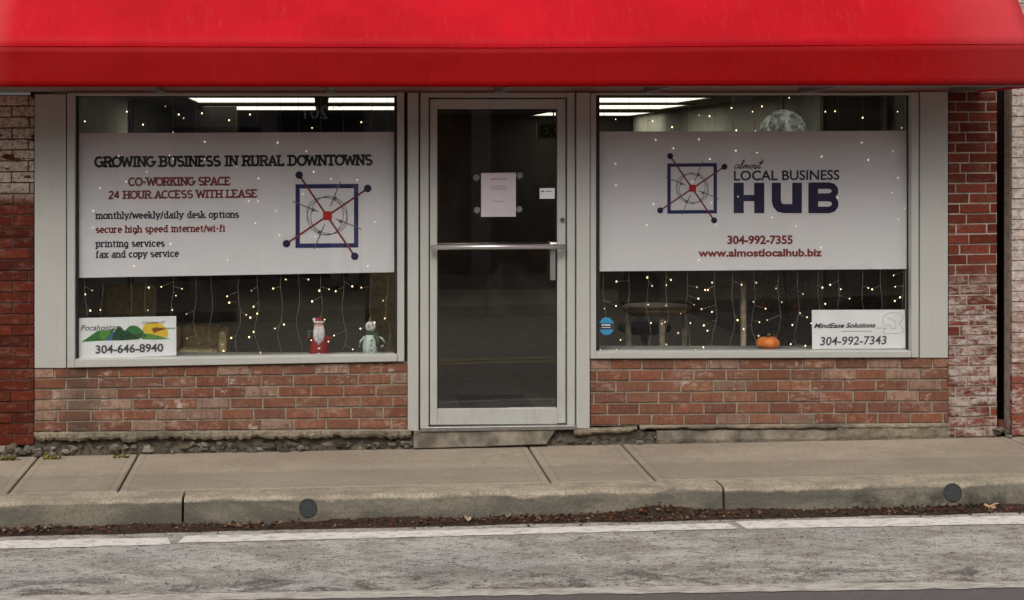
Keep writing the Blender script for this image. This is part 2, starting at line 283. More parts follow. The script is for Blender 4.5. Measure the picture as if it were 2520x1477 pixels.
M['lampglass'].node_tree.nodes['Principled BSDF'].inputs['Emission Color'].default_value = (.8, .9, .7, 1); M['lampglass'].node_tree.nodes['Principled BSDF'].inputs['Emission Strength'].default_value = .22  # emission stands for the brightness of a reflection in the pane
def flat(name, c, r=.6): return simple(name, c, r, .1, 20, bump=.05)
M['skin'] = flat('painted skin', (.62, .34, .26)); M['beard'] = flat('white beard', (.74, .70, .72)); M['coat'] = flat('red coat', (.26, .012, .012)); M['snow'] = flat('pale mint white', (.55, .64, .58)); M['scarf'] = flat('green scarf', (.05, .09, .05))
M['jeans'] = simple('grey jeans', (.48, .50, .55), .9, .2, 14); M['jacket'] = simple('dark jacket', (.035, .035, .04), .9, .2, 14)

# ---------------------------------------------------------------- ground, road, pavement, kerb
def tilted(mb, x0, x1, p0, p1, zf, nx=24, npp=6):
    o = len(mb.v)
    for j in range(npp+1):
        for i in range(nx+1): x = lerp(x0, x1, i/nx); p = lerp(p0, p1, j/npp); mb.v.append(Vector((x, -p, zf(x, p))))
    for j in range(npp):
        for i in range(nx): a = o+j*(nx+1)+i; mb.face((a, a+nx+1, a+nx+2, a+1))
g = MB(); tilted(g, -300, 300, 300, -300, lambda x, p: zroad(x, 4.5)-.45, 8, 8); tag(obj('ground', g, M['pave']), kind='structure')
g = MB(); tilted(g, -40, 40, 8.6, 1.18, zroad, 60, 10); tag(obj('road', g, M['road']), kind='structure')
rnd = random.Random(4)
def strip(mb, x0, x1, pa, pb, lift, jit, n):
    o = len(mb.v)
    for i in range(n+1):
        x = lerp(x0, x1, i/n)
        for p in (pa, pb): q = p+rnd.uniform(-jit, jit); mb.v.append(Vector((x, -q, zroad(x, q)+lift)))
    for i in range(n): a = o+2*i; mb.face((a+1, a+3, a+2, a))
def onroad(X, Y):                       # where the picture ray meets the road
    p = 1.4
    for _ in range(30):
        s = (DIST-p)/F; x = (X-CX)*s; z = H+(CY-Y)*s; p += (zroad(x, p)-z)/((Y-CY)/F+.02)*-1 if False else 0
        p2 = DIST-(H-zroad(x, p))*F/(Y-CY); p = p2
    return Vector(((X-CX)*(DIST-p)/F, -p, 0))
g = MB()                                # kerbside line, broken at the slab edges
xs = [-2.9, -1.0]
def line_piece(X0, X1, top, bot, n, e0=0, e1=0):   # top/bot: picture heights at the two ends; e: skew of the cut ends
    o = len(g.v)
    for i in range(n+1):
        u = i/n
        for k, (yy, ee) in enumerate(((top, 0), (bot, 1))):
            X = lerp(X0+e0*ee, X1+e1*ee, u); q = onroad(X, lerp(yy[0], yy[1], u)+rnd.uniform(-.8, .8)); g.v.append(Vector((q.x, q.y, zroad(q.x, -q.y)+.004)))
    for i in range(n): a = o+2*i; g.face((a+1, a+3, a+2, a))
line_piece(-900, 412, (1350, 1325), (1374, 1342), 50, 0, 8); line_piece(455, 1790, (1321, 1289), (1338, 1303), 60, -18, 25); line_piece(1810, 3600, (1285, 1248), (1303, 1272), 70, 26, 0)
tag(obj('road_line', g, M['paint']), kind='structure')
g = MB()
o_ = len(g.v); n_ = 90
for i in range(n_+1):
    X = lerp(-300, 3300, i/n_)
    for Y in (lerp(1474, 1420, i/n_), lerp(1491, 1436, i/n_)):
        q = onroad(X, Y+rnd.uniform(-1.5, 1.5)); g.v.append(Vector((q.x, q.y, zroad(q.x, -q.y)+.004)))
for i in range(n_): a = o_+2*i; g.face((a+1, a+3, a+2, a))
tag(obj('road_line', g, M['paint_worn']), kind='structure')
g = MB(); strip(g, -30, 30, 4.75, 4.86, .004, .004, 60); strip(g, -30, 30, 4.98, 5.09, .004, .004, 60); tag(obj('road_line', g, M['paint_yellow']), kind='structure')
# pavement slabs: real joints between them
def slab_run(mb, cuts, p0, p1, zf, th=.12, gap=.007, mirror=False):
    for a, b in zip(cuts[:-1], cuts[1:]):
        n = max(1, int((b-a)/.4)); xa, xb = a+gap, b-gap; o = len(mb.v); e = .006
        prof = [(p0, -th), (p0, -e), (p0+(e if p1 > p0 else -e), 0), (p1-(e if p1 > p0 else -e), 0), (p1, -e), (p1, -th)]
        xs_ = [xa, xa+e]+[lerp(xa+e, xb-e, i/n) for i in range(1, n)]+[xb-e, xb]
        for i, x in enumerate(xs_):
            for p, dz in prof: mb.v.append(Vector((x, -p, zf(x, p)+(dz if 0 < i < len(xs_)-1 else min(dz, -e)))))
        for i in range(len(xs_)-1):
            for k in range(5): q = o+i*6+k; mb.face((q, q+1, q+7, q+6))
        mb.face([o+k for k in reversed(range(6))]); q = o+(len(xs_)-1)*6; mb.face([q+k for k in range(6)])
PK = 1.017
g = MB(); slab_run(g, [-14, -9, -5.05, -4.4, -1.85, -1.199, 1.357, 1.972, 4.49, 5.1, 7.7, 8.3, 14], PK-.012, .0, zside)
tag(obj('sidewalk', g, M['pave']), kind='structure')
g = MB(); tilted(g, -14, 14, PK+.15, -.3, lambda x, p: zside(x, p)-.03, 20, 2); tag(obj('sidewalk_base', g, M['soil']), kind='structure')
def kerb(mb, cuts, pb, pf, zt, zb, sgn=1):
    for a, b in zip(cuts[:-1], cuts[1:]):
        n = max(2, int((b-a)/.05)); o = len(mb.v); gp = .007
        for i in range(n+1):
            x = lerp(a+gp, b-gp, i/n); zT = zt(x); zB = zb(x)-.06; wob = .006*mnoise.noise(Vector((x*2.2, sgn*4, 0)))+.004*mnoise.noise(Vector((x*9, sgn*4, 0)))
            d = (pf-pb); r_ = .026*sgn+wob*.8
            for p, z in ((pb, zB), (pb, zT-.006), (pb+.004*sgn, zT), (pf-r_-.02*sgn, zT-.003), (pf-r_*.5-.016*sgn, zT-.007), (pf-.016*sgn, zT-.026+wob), (pf, zB)): mb.v.append(Vector((x, -p, z)))
        for i in range(n):
            for k in range(6):
                q = o+i*7+k; mb.col = (1, 1, 1) if k < 4 else (0, 0, 0); mb.face((q, q+1, q+8, q+7))
        mb.col = (0, 0, 0); mb.face([o+k for k in reversed(range(7))]); q = o+n*7; mb.face([q+k for k in range(7)])
zt = lambda x: zside(x, PK); zb = lambda x: zroad(x, 1.24)
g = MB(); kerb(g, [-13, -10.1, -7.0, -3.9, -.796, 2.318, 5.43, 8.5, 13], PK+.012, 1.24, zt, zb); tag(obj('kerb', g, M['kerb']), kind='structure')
# far side of the street (behind the camera, mirrored in the panes)
zfs = lambda x, p: zroad(x, 8.3)+.15+.01*(p-8.3)
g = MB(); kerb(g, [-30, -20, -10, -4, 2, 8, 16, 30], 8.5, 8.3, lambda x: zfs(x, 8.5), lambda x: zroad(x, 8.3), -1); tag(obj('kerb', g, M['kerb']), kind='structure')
g = MB(); slab_run(g, [-30, -20, -10, -6, -3, 0, 3, 6, 10, 20, 30], 8.504, 12.4, zfs); tag(obj('sidewalk', g, M['pave']), kind='structure')

# ---------------------------------------------------------------- leaves, dirt, weeds
rnd = random.Random(11)
g = MB(); n = 500; o = 0
for i in range(n+1):
    x = lerp(-3.2, 5.6, i/n); hgt = .027+.022*mnoise.noise(Vector((x*1.4, 0, 0)))+.012*mnoise.noise(Vector((x*9, 3, 0)))
    bump_ = math.exp(-((x-1.95)/.22)**2)*.045; hgt = max(.012, hgt+bump_)
    g.col = (.026, .020, .015); zz = zroad(x, 1.25)
    for p, z in ((1.215, zz+hgt), (1.25+rnd.uniform(-.006, .006), zz+hgt*rnd.uniform(.75, 1.05)), (1.29+rnd.uniform(-.01, .01), zz+.4*hgt), (1.345+.03*mnoise.noise(Vector((x*3, 9, 0))), zroad(x, 1.37)-.002)): g.v.append(Vector((x, -p, z)))
for i in range(n):
    for k in range(3): a = i*4+k; g.face((a, a+1, a+5, a+4))
pal = [(.13, .048, .022), (.09, .036, .02), (.06, .028, .018), (.17, .075, .035), (.20, .11, .06), (.16, .042, .02), (.04, .022, .015), (.05, .026, .016), (.08, .03, .018), (.28, .20, .13)]
for i in range(5200):
    x = rnd.uniform(-2.6, 5.2); p = 1.235+abs(rnd.gauss(0, .055)); dens = .40+.75*mnoise.noise(Vector((x*1.3, 7, 0)))+math.exp(-((x-1.7)/.5)**2)
    if rnd.random() > dens or p > 1.43: continue
    k = rnd.uniform(.006, .017)*(1.5 if x < -1.1 and rnd.random() < .4 else 1); hh = max(.004, .036*(1-(p-1.235)/.17)); z = zroad(x, p)+rnd.uniform(.3, 1)*hh+math.exp(-((x-1.95)/.2)**2)*.05*rnd.random()*(p < 1.3)
    M3 = Matrix.Rotation(rnd.uniform(0, 6.28), 3, 'Z') @ Matrix.Rotation(rnd.uniform(-.9, .9), 3, 'X') @ Matrix.Rotation(rnd.uniform(-.7, .7), 3, 'Y')
    c = Vector((x, -p, z+.004)); g.col = rnd.choice(pal); o = len(g.v)
    for q in ((-k, 0, 0), (0, -k*.55, k*.25), (k, 0, 0), (0, k*.55, k*.25)): g.v.append(c+M3 @ Vector(q))
    g.face((o, o+1, o+2)); g.face((o, o+2, o+3))
tag(obj('fallen_leaves', g, M['leaf']), 'brown fallen leaves and dirt heaped along the kerb foot', 'leaves', kind='stuff')
def big_leaf(X, Y, k, c, label):
    q = onroad(X, Y+6); z = zroad(q.x, -q.y)+.035; g = MB(); g.col = c; o = len(g.v); ring = []
    for i in range(14):
        a = 2*math.pi*i/14; r_ = k*(1 if i % 2 == 0 else .62)*(1.25 if i == 0 else 1); ring.append(Vector((q.x+r_*math.cos(a), q.y+.5*r_*math.sin(a), z+.3*r_*math.sin(a)*.8+.012*math.cos(2*a))))
    g.v += [Vector((q.x, q.y, z-.004))]+ring
    for i in range(14): g.face((0, 1+i, 1+(i+1) % 14))
    g.v += [v+Vector((0, 0, -.0015)) for v in g.v[:15]]
    for i in range(14): g.face((15, 16+(i+1) % 14, 16+i))
    g.smooth = False; tag(obj('fallen_leaf', g, M['leaf']), label, 'leaf', 'large single leaves on the leaf litter')
big_leaf(22, 1303, .042, (.42, .24, .10), 'large tan leaf on the leaf litter at the left picture edge')
big_leaf(2436, 1252, .045, (.52, .33, .20), 'large pale orange leaf on the litter below the stained right kerb')
big_leaf(1152, 1283, .026, (.5, .38, .26), 'small pale curled leaf below the kerb in front of the door')
for i, (X, Y, n, lab) in enumerate(((22, 1126, 16, 'yellow green weed sprouting at the foot of the cream brick pier'), (130, 1121, 11, 'small weed tuft beside the rubble left of the pavement joint'), (298, 1115, 8, 'sparse weed in the rubble right of the first pavement joint'))):
    g = MB(); x0 = (X-CX)*(DIST-.08)/F
    for k in range(n*5):
        a = rnd.uniform(0, 6.28); L = rnd.uniform(.02, .05); b = Vector((x0+rnd.uniform(-.05, .05), -.10+rnd.uniform(-.02, .02), zside(x0, .1)-.002)); d = Vector((math.cos(a)*.8, math.sin(a)*.5, rnd.uniform(.25, 1.0))); sd_ = d.cross(Vector((0, 0, 1))).normalized()*rnd.uniform(.004, .008)
        g.col = rnd.choice([(.20, .20, .03), (.32, .28, .06), (.12, .15, .03)]); o = len(g.v); g.v += [b-sd_*.4, b+sd_*.4, b+d*L*.6+sd_, b+d*L, b+d*L*.6-sd_]; g.face((o, o+1, o+2, o+3, o+4))
    tag(obj('weed', g, M['leaf']), lab, 'weed', 'weeds at the wall foot')

# ---------------------------------------------------------------- shop building
shop = thing('shop_building', (0, 0, 0), 'brick shopfront with grey aluminium frames, glass door and two display windows under the red awning', 'building')
BR = [(r_*.88, g_*.80, b_*.66) for r_, g_, b_ in [(.235, .082, .048), (.26, .098, .06), (.20, .068, .043), (.215, .085, .056), (.275, .115, .07), (.18, .075, .055), (.24, .078, .044), (.27, .13, .085)]]
PALE = [(.30, .185, .13), (.26, .165, .12), (.33, .22, .16)]
def bricks(TL, TR, BRt, BL, rows, L, J, p, rng, pal, pale, mats, name, parent, pale_prob=.16, depth=.1, jit=.0025, pal_mix=None, first=None, skip=None):
    mb = MB()
    for r in range(rows):
        x = TL[0]+(first[r % len(first)] if first else 0)-L; xr = TR[0]
        while x < xr-1:
            a = max(x, TL[0]); b = min(x+L*rng.uniform(.985, 1.015)-J, xr); x = b+J
            if b-a < 3 or (skip and skip(r, a, b)): continue
            tb = lambda X, v: lerp(lerp(TL[1], TR[1], (X-TL[0])/(TR[0]-TL[0])), lerp(BL[1], BRt[1], (X-TL[0])/(TR[0]-TL[0])), v)
            v0 = r/rows+J*.5/(BL[1]-TL[1]); v1 = (r+1)/rows-J*.5/(BL[1]-TL[1]); dj = rng.uniform(-.6, .6)
            q = [(a, tb(a, v0)+dj*.6), (b, tb(b, v0)+dj*.4), (b, tb(b, v1)+rng.uniform(-.4, .4)), (a, tb(a, v1)+rng.uniform(-.4, .4))]
            pf = p+rng.uniform(-jit, jit); e = .9
            mid = [at(X, Y, pf-.004) for X, Y in q]; bk = [v+Vector((0, .03, 0)) for v in mid]
            fr_ = [at(X+sx*e, Y+sy*e, pf) for (X, Y), (sx, sy) in zip(q, ((1, 1), (-1, 1), (-1, -1), (1, -1)))]
            base = rng.choice(pale if rng.random() < pale_prob else pal); k = rng.uniform(.72, 1.16); mb.col = tuple(c*k for c in base)
            o = len(mb.v); mb.v += fr_+mid+bk; mb.mi = 0; mb.face((o, o+1, o+2, o+3))
            for i in range(4): j = (i+1) % 4; mb.face((o+i, o+4+i, o+4+j, o+j)); mb.face((o+4+i, o+8+i, o+8+j, o+4+j))
    mb.mi = 1; mb.col = (.3, .25, .2); mb.prism([TL, TR, BRt, BL], p-.009, p-depth)
    return obj(name, mb, mats, parent)
rb = random.Random(3)
fst = [52, 78, 44, 84, 60, 82]
bricks((85, 906), (1002, 891), (1002, 1056), (85, 1064), 6, 80, 4.6, .02, rb, BR, PALE, [M['brick'], M['mortar']], 'brick_wall', shop, .2, .14, first=[v for v in fst])
fst2 = [50, 20, 66, 10, 44, 74]
bricks((1453, 883), (2334, 880), (2334, 1042), (1453, 1048), 6, 79.5, 4.6, .02, rb, BR, PALE, [M['brick'], M['mortar']], 'brick_wall', shop, .2, .14, first=fst2)
# aluminium
def part(name, rects, mat, parent, bevel=.003):
    g = MB()
    for r_ in rects: (g.rect(*r_) if len(r_) in (6, 7) else g.prism(*r_))
    return obj(name, g, mat, parent, bevel)
part('wall_panel', [(85, 232, 162.5, 906, .030, -.08, 0)], M['alu'], shop)
part('wall_panel', [(2264, 226, 2333, 881, .030, -.08, 0)], M['alu'], shop)
part('header', [(-330, 196, 2446, 226, .012, -.10, 0)], M['alu'], shop)
g = MB(); g.rect(-330, -500, 2450, 197, .0, -.2); obj('upper_wall', g, M['wall_in'], shop)
def window(x0, x1, xo0, xo1, yt, yb0, yb1, sb0, sb1):
    wnd = obj('window', MB(), M['alu'], shop)
    bpy.data.objects.remove(wnd)
    g = MB()
    g.rect(xo0, 229, x0-4, sb0, .036, -.07); g.rect(x1+4, 227, xo1, sb1, .036, -.07)
    g.rect(x0-4, 228, x1+4, yt, .030, -.07)
    wnd = obj('window', g, M['alu'], shop, .003)
    g = MB(); g.prism([(x0-3.5, yb0), (x1+3.5, yb1), (x1+3.5, sb1), (x0-3.5, sb0)], .045, -.06); obj('sill', g, M['alu'], wnd, .004)
    g = MB(); e = 4.5
    for q in ([(x0-4, yt), (x1+4, yt), (x1+4, yt+2.5), (x0-4, yt+2.5)], [(x0-4, yt), (x0+e, yt), (x0+e, yb0), (x0-4, yb0)], [(x1-e+1, yt), (x1+4, yt), (x1+4, yb1), (x1-e+1, yb1)], [(x0-4, yb0-2), (x1+4, yb1-2), (x1+4, yb1+1), (x0-4, yb0+1)]): g.prism(q, -.012-.001*len(g.v)/8, -.05)
    obj('gasket', g, M['black'], wnd)
    g = MB(); g.prism([(x0-3, yt+1), (x1+3, yt+1), (x1+3, yb1), (x0-3, yb0)], -.030, -.036); obj('pane', g, M['glass'], wnd)
    return wnd
window(188, 974, 165, 995, 236, 885, 873, 905, 890)
window(1471, 2239, 1453, 2261, 234, 866, 864, 883, 880)
part('mullion', [(1003.5, 228, 1030, 1061, .048, -.06)], M['alu'], shop); part('mullion', [(1419, 228, 1451.5, 1055, .048, -.06)], M['alu'], shop)
part('door_frame', [(1034, 228, 1055, 1058, .03, -.06), (1396, 228, 1415, 1054, .03, -.06), (1055.2, 228, 1395.8, 240, .028, -.06)], M['alu'], shop)
for i, r_ in enumerate(((1029, 228, 1035, 1060), (1414, 228, 1420, 1056), (995, 228, 1004, 1058), (1450, 228, 1455, 885), (161.5, 230, 166, 905), (2259, 228, 2266, 882))): g = MB(); g.rect(*r_, -.010-.0005*i, -.05); obj('joint_sealant', g, M['black'], shop)
g = MB(); g.prism([(1034, 1052), (1418, 1047), (1418, 1058), (1034, 1063)], .06, -.1); obj('threshold', g, M['steel'], shop, .004)
g = MB(); g.rect(1050, 234, 1400, 251, -.0355, -.06); obj('door_stop', g, M['black'], shop)
for r_ in ((1050, 251, 1064, 1050), (1386, 251, 1400, 1050)): g = MB(); g.rect(*r_, -.0355, -.06); obj('door_stop', g, M['black'], shop)
door = part('door', [(1058, 244, 1076, 1046, .016, -.03), (1371.5, 243, 1392, 1042, .016, -.03), (1076.2, 243.5, 1371.3, 268, .0155, -.03), (1076.2, 1006, 1371.3, 1046, .0155, -.03, 2)], M['alu'], shop, .004)
g = MB(); g.rect(1055, 240, 1396, 1048, -.028, -.034); 
g = MB()
for r_ in ((1075, 267, 1079, 1007), (1368.5, 267, 1372, 1007)): g.rect(*r_, .002, -.02)
for r_ in ((1079, 267, 1368.5, 270), (1079, 1004, 1368.5, 1007)): g.rect(*r_, .0025, -.02)
obj('gasket', g, M['black'], door)
g = MB(); g.rect(1075, 266, 1372, 1008, -.006, -.012); obj('door_glass', g, M['glass'], door)
g = MB(); zb_ = .075
g.tube([at(1059, 609, .085), at(1391, 607, .085)], .0165, 12); g.tube([at(1064, 609, .016), at(1064, 609, .085)], .010, 8); g.tube([at(1386, 607, .016), at(1386, 607, .085)], .010, 8)
obj('push_bar', g, M['bar'], door)
g = MB(); g.rect(1354, 600, 1367, 690, .055, .03); g.rect(1353, 597, 1372, 606, .05, .016); obj('door_handle', g, M['bar'], door, .006)
g = MB(); c = at(1384, 541, .016); g.tube([c, c+Vector((0, -.012, 0))], .016, 16); obj('lock', g, M['steel'], door)
g = MB(); c = at(1384, 541, .029); g.tube([c, c+Vector((0, -.004, 0))], .008, 12); obj('lock_cylinder', g, M['black'], door)
# concrete ledge and rubble below
rf = random.Random(8)
def ledge(name, X0, X1, yt0, yt1, yb0, yb1, pf, mat, rough=1., step=5):
    g = MB(); n = int((X1-X0)/step); K = 7
    for i in range(n+1):
        u = i/n; X = lerp(X0, X1, u); yt_ = lerp(yt0, yt1, u); yb_ = lerp(yb0, yb1, u)
        nz = lambda a, f: mnoise.noise(Vector((X*f, a*13.1, X0)))
        yb_ += rough*(5*nz(1, .02)+4*nz(2, .09)+2.5*nz(8, .3)); yt_ += rough*(1.4*nz(3, .05))
        w_ = pf+rough*(.008*nz(4, .03)+.006*nz(5, .15))
        prof = [(yt_-3, -.02), (yt_-.5, .018), (yt_+1, w_-.012), (yt_+4, w_), (lerp(yt_, yb_, .7), w_+rough*.006*nz(6, .2)), (yb_, w_-.012), (yb_+1, -.02)]
        for Y, p in prof: g.v.append(at(X, Y, p))
    for i in range(n):
        for k in range(K-1): a = i*K+k; g.face((a, a+1, a+K+1, a+K))
    g.face(range(K)); g.face([n*K+k for k in reversed(range(K))])
    return obj(name, g, mat, shop)
ledge('foundation', 84, 1012, 1064, 1056, 1084, 1074, .062, M['found'], 1.7)
ledge('foundation', 1412, 1568, 1056, 1050, 1070, 1062, .055, M['found'])
ledge('foundation', 1574, 2336, 1046, 1041, 1056, 1054, .052, M['found'], .6)
def blk(pts, p, d=.2, rough=0):
    g = MB(); g.prism(pts, p, p-d); return g
obj('door_step', blk([(1018, 1060), (1182, 1060), (1196, 1086), (1222, 1099), (1018, 1104)], .047), M['step'], shop, .006)
obj('door_step', blk([(1176, 1060), (1369, 1057), (1345, 1094), (1200, 1099)], .050), M['step'], shop, .006)
ledge('foundation', 1616, 2062, 1058, 1056, 1092, 1089, .036, M['step'], 1.1)
ledge('foundation', 2060, 2338, 1050, 1046, 1086, 1081, .042, M['found'], 1.1)
g = MB(); g.rect(60, 1062, 2345, 1160, .012, -.12); obj('rubble_backing', g, M['earth'], shop)
g = MB(); RC = [(.19, .165, .13), (.12, .105, .08), (.27, .235, .18), (.075, .065, .05), (.16, .135, .095), (.34, .30, .24)]
def rubble(X0, X1, ya0, ya1, yb0, yb1, n, smax):
    for i in range(n):
        u = rf.random(); X = lerp(X0, X1, u); Y = lerp(lerp(ya0, ya1, u), lerp(yb0, yb1, u), rf.random()**.8); s_ = (.3+.7*rf.random()**1.6)*smax
        g.col = rf.choice(RC); k = rf.uniform(.55, 1.0); g.col = tuple(c*k for c in g.col); p = rf.uniform(-.028, .03)
        g.ball(at(X, Y, p), s_, 10, rf.uniform(.9, 1.5), .7, rf.uniform(.6, 1.0), .75, i)
rubble(92, 1012, 1096, 1084, 1120, 1102, 230, .031); rubble(1368, 1612, 1080, 1066, 1096, 1090, 50, .028); rubble(20, 120, 1098, 1098, 1122, 1122, 26, .04); rubble(2040, 2350, 1078, 1074, 1090, 1082, 22, .018); rubble(1150, 1210, 1064, 1078, 1075, 1096, 12, .02); rubble(1575, 1625, 1060, 1070, 1092, 1092, 16, .024)
obj('rubble', g, M['rubble'], shop)
# the room behind the glass
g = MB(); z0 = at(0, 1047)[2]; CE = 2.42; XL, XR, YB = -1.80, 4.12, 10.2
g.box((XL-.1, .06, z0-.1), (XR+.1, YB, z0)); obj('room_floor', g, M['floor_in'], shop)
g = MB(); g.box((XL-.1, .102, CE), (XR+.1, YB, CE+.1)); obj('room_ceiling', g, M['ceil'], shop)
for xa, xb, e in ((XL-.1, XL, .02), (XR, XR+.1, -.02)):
    g = MB(); g.box((xa, .102, 1.75), (xb, YB, CE)); obj('room_wall', g, M['wall_in'], shop); g = MB(); g.box((xa+e*(e > 0), .102, z0), (xb+e*(e < 0), YB, 1.75)); obj('wall_panelling', g, M['wall_dark'], shop)  # lower walls coloured dark to put in the shade of the room
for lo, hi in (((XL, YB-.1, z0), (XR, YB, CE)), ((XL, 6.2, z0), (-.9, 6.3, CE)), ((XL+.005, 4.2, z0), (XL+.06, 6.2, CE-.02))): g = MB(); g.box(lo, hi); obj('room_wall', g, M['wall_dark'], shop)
g = MB(); g.box((XR-.03, 1.05, z0), (XR, 2.35, CE-.04)); obj('room_door', g, M['black'], shop)  # black slab stands for the darkness of an open doorway
for ya, yb_ in ((2.351, 2.43), (.96, 1.049)): g = MB(); g.box((XR-.05, ya, z0), (XR, yb_, CE-.02)); obj('room_door_frame', g, M['wood'], shop)
for xa, xb, za, zb_ in ((165, 995, 900, 882), (1453, 2262, 880, 866)):
    g = MB(); g.box((at(xa, 0)[0], .08, at(0, za)[2]-.02), (at(xb, 0)[0], .34, at(0, zb_)[2]-.003)); obj('display_ledge', g, M['facade_o'], shop)
    g = MB(); g.box((at(xa, 0)[0], .102, z0), (at(xb, 0)[0], .16, at(0, za)[2]-.021)); obj('room_wall', g, M['wall_in'], shop)
g = MB(); g.box((at(-330, 0)[0], .201, 2.6), (at(2450, 0)[0], 10.3, 2.68)); obj('roof', g, M['facade_o'], shop)
for lo, hi in (((at(60, 0)[0], .21, -.1), (XL-.102, 10.2, 2.598)), ((XR+.102, .225, -.1), (at(2451, 0)[0], 10.2, 2.598))): g = MB(); g.box(lo, hi); obj('side_wall', g, M['wall_dark'], shop)
# ---------------------------------------------------------------- piers and the neighbour
rp = random.Random(21)
PR = [(.115, .018, .009), (.135, .023, .011), (.085, .016, .009), (.145, .03, .015)]
bricks((-260, 236), (83.5, 234), (83.5, 1096), (-260, 1100), 32, 78, 3.0, .03, rp, PR, PALE, [M['pier_l'], M['dark_mortar']], 'brick_pier', None, 0, .2, .004, first=[20, 58])
tag(bpy.data.objects['brick_pier'], 'old brick pier with flaking cream paint above bare red bricks, at the left picture edge', 'brick pier')
def notch(r, a, b): return r == 27 and a > 2380
o = bricks((2334.5, 226), (2453, 225), (2453, 1074), (2334.5, 1078), 34, 74, 4.0, .03, rp, [(.175, .038, .021), (.145, .030, .018), (.20, .047, .027)], PALE, [M['pier_r'], M['pier_mortar']], 'brick_pier', None, 0, .22, .004, first=[46, 20, 52, 30], skip=notch)
tag(o, 'red brick pier with pale joints and worn whitewash lower down, beside the dark gap', 'brick pier')
nb = thing('white_building', at(2490, 1075), 'white painted brick building past the dark gap at the right picture edge', 'building')
bricks((2490, -700), (3400, -700), (3400, 1070), (2490, 1072), 70, 78, 2.0, .04, rp, [(.30, .10, .07), (.25, .07, .05)], PALE, [M['white_brick'], M['pier_mortar']], 'wall', nb, .0, .12, .003, first=[40, 78])
X9 = at(2490, 0)[0]
g = MB(); sk = 0
for r in range(70):
    za = lerp(0.02, 4.75, r/70); zb2 = za+4.73/70-.007; yy = .03+(r % 2)*.10
    while yy < 2.4:
        g.col = tuple(c*rp.uniform(.7, 1.2) for c in (.075, .018, .013)); g.box((X9+.446, yy+.1, za), (X9+.48, yy+.3, zb2)); yy += .21  # shade of the gap put into the dark brick colour
g.mi = 1; g.box((X9+.45, .081, -.1), (X9+.5, 9, 4.75)); obj('side_wall', g, [M['attr'], M['dark_mortar']], nb)
g = MB(); g.col = (.06, .016, .012)
for r in range(70): za = lerp(-.05, 4.75, r/70); g.col = tuple(c*rp.uniform(.6, 1.3) for c in (.03, .008, .006)); g.box((X9-.007+rp.uniform(0, .003), -.036, za), (X9-.0005, .118, za+.062))  # near-black colour carries the shade inside the gap
obj('return_bricks', g, M['attr'], nb)
g = MB(); g.box((X9+.5, .21, 0), (X9+5, 9, 4.75)); obj('building_core', g, M['facade_o'], nb)
g = MB()
for i in range(14): g.col = rf.choice(RC); g.ball(at(rf.uniform(2446, 2500), rf.uniform(1050, 1078), rf.uniform(-.06, .04)), rf.uniform(.012, .03), 10, 1.2, 1, .8, .9, 60+i)
g.col = (.16, .05, .035); q = at(2468, 1046, -.1); g.box(q+Vector((-.05, -.05, -.06)), q+Vector((.05, .05, .03)))
tag(obj('rubble_pile', g, M['rubble']), 'small heap of stones and a brick at the foot of the dark gap', 'rubble')
g = MB(); g.box((at(2452, 0)[0]-.02, 3.6, -.1), (X9+.45, 3.75, 4.6)); tag(obj('alley_wall', g, M['black']), 'dark back wall closing the narrow gap between the two buildings', 'wall')  # black colour holds the shade at the back of the gap
# ---------------------------------------------------------------- awning
PA = .80; XA0, XA1 = -2.55, 4.31; ZB, ZT = at(0, 214.5, PA)[2], at(0, 114.5, PA)[2]; RISE = 1.0
aw = thing('awning', (0, 0, ZB), 'long bright red vinyl shop awning with a deep plain valance', 'awning')
g = MB(); nx, ny = 90, 14; g.smooth = True
def zfold(x): return at(0, 113, PA)[2]-.010*math.exp(-((x-1.1)/1.7)**2)*1.0+(.020 if False else 0)+.0042*max(0, x-1.1)
for j in range(ny+1):
    v = j/ny
    for i in range(nx+1):
        x = lerp(XA0, XA1, i/nx); sag = .012*math.sin(math.pi*v)*(.5+.5*math.cos(2*math.pi*(x-.2)/1.22)); wr = .004*mnoise.noise(Vector((x*1.1, v*2.5, 0)))
        g.v.append(Vector((x, -PA+PA*v*.999, zfold(x)+RISE*v-sag+wr*math.sin(math.pi*v))))
for j in range(ny):
    for i in range(nx): a = j*(nx+1)+i; g.face((a, a+1, a+nx+2, a+nx+1))
cn = obj('canopy', g, M['awning'], aw); md = cn.modifiers.new('thickness', 'SOLIDIFY'); md.thickness = .003; md.offset = -1
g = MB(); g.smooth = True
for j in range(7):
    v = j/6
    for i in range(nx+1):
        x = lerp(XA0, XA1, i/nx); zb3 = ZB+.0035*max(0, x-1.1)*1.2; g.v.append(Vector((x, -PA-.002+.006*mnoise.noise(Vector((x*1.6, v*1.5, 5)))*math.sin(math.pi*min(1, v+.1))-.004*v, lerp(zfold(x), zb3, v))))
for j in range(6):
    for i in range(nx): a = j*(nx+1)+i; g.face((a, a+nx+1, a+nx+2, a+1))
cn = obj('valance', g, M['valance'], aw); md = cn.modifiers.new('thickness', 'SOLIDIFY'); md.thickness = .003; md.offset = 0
g = MB(); g.tube([Vector((x, -PA-.004, zfold(x)+.001)) for x in (lerp(XA0, XA1, i/60) for i in range(61))], .0032, 6); obj('seam', g, M['awning'], aw)
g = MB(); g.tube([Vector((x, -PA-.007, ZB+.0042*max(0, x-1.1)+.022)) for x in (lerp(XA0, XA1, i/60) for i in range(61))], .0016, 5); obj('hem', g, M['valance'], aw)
for x in (XA0, XA1):
    g = MB(); a = [Vector((x+d, y, z)) for d in (0, .003) for y, z in ((-PA, zfold(x)-.001), (-PA, ZB), (0, ZB), (0, zfold(x)+RISE-.002))]; g.hexa(a[:4], a[4:]); obj('end_panel', g, M['awning'], aw)
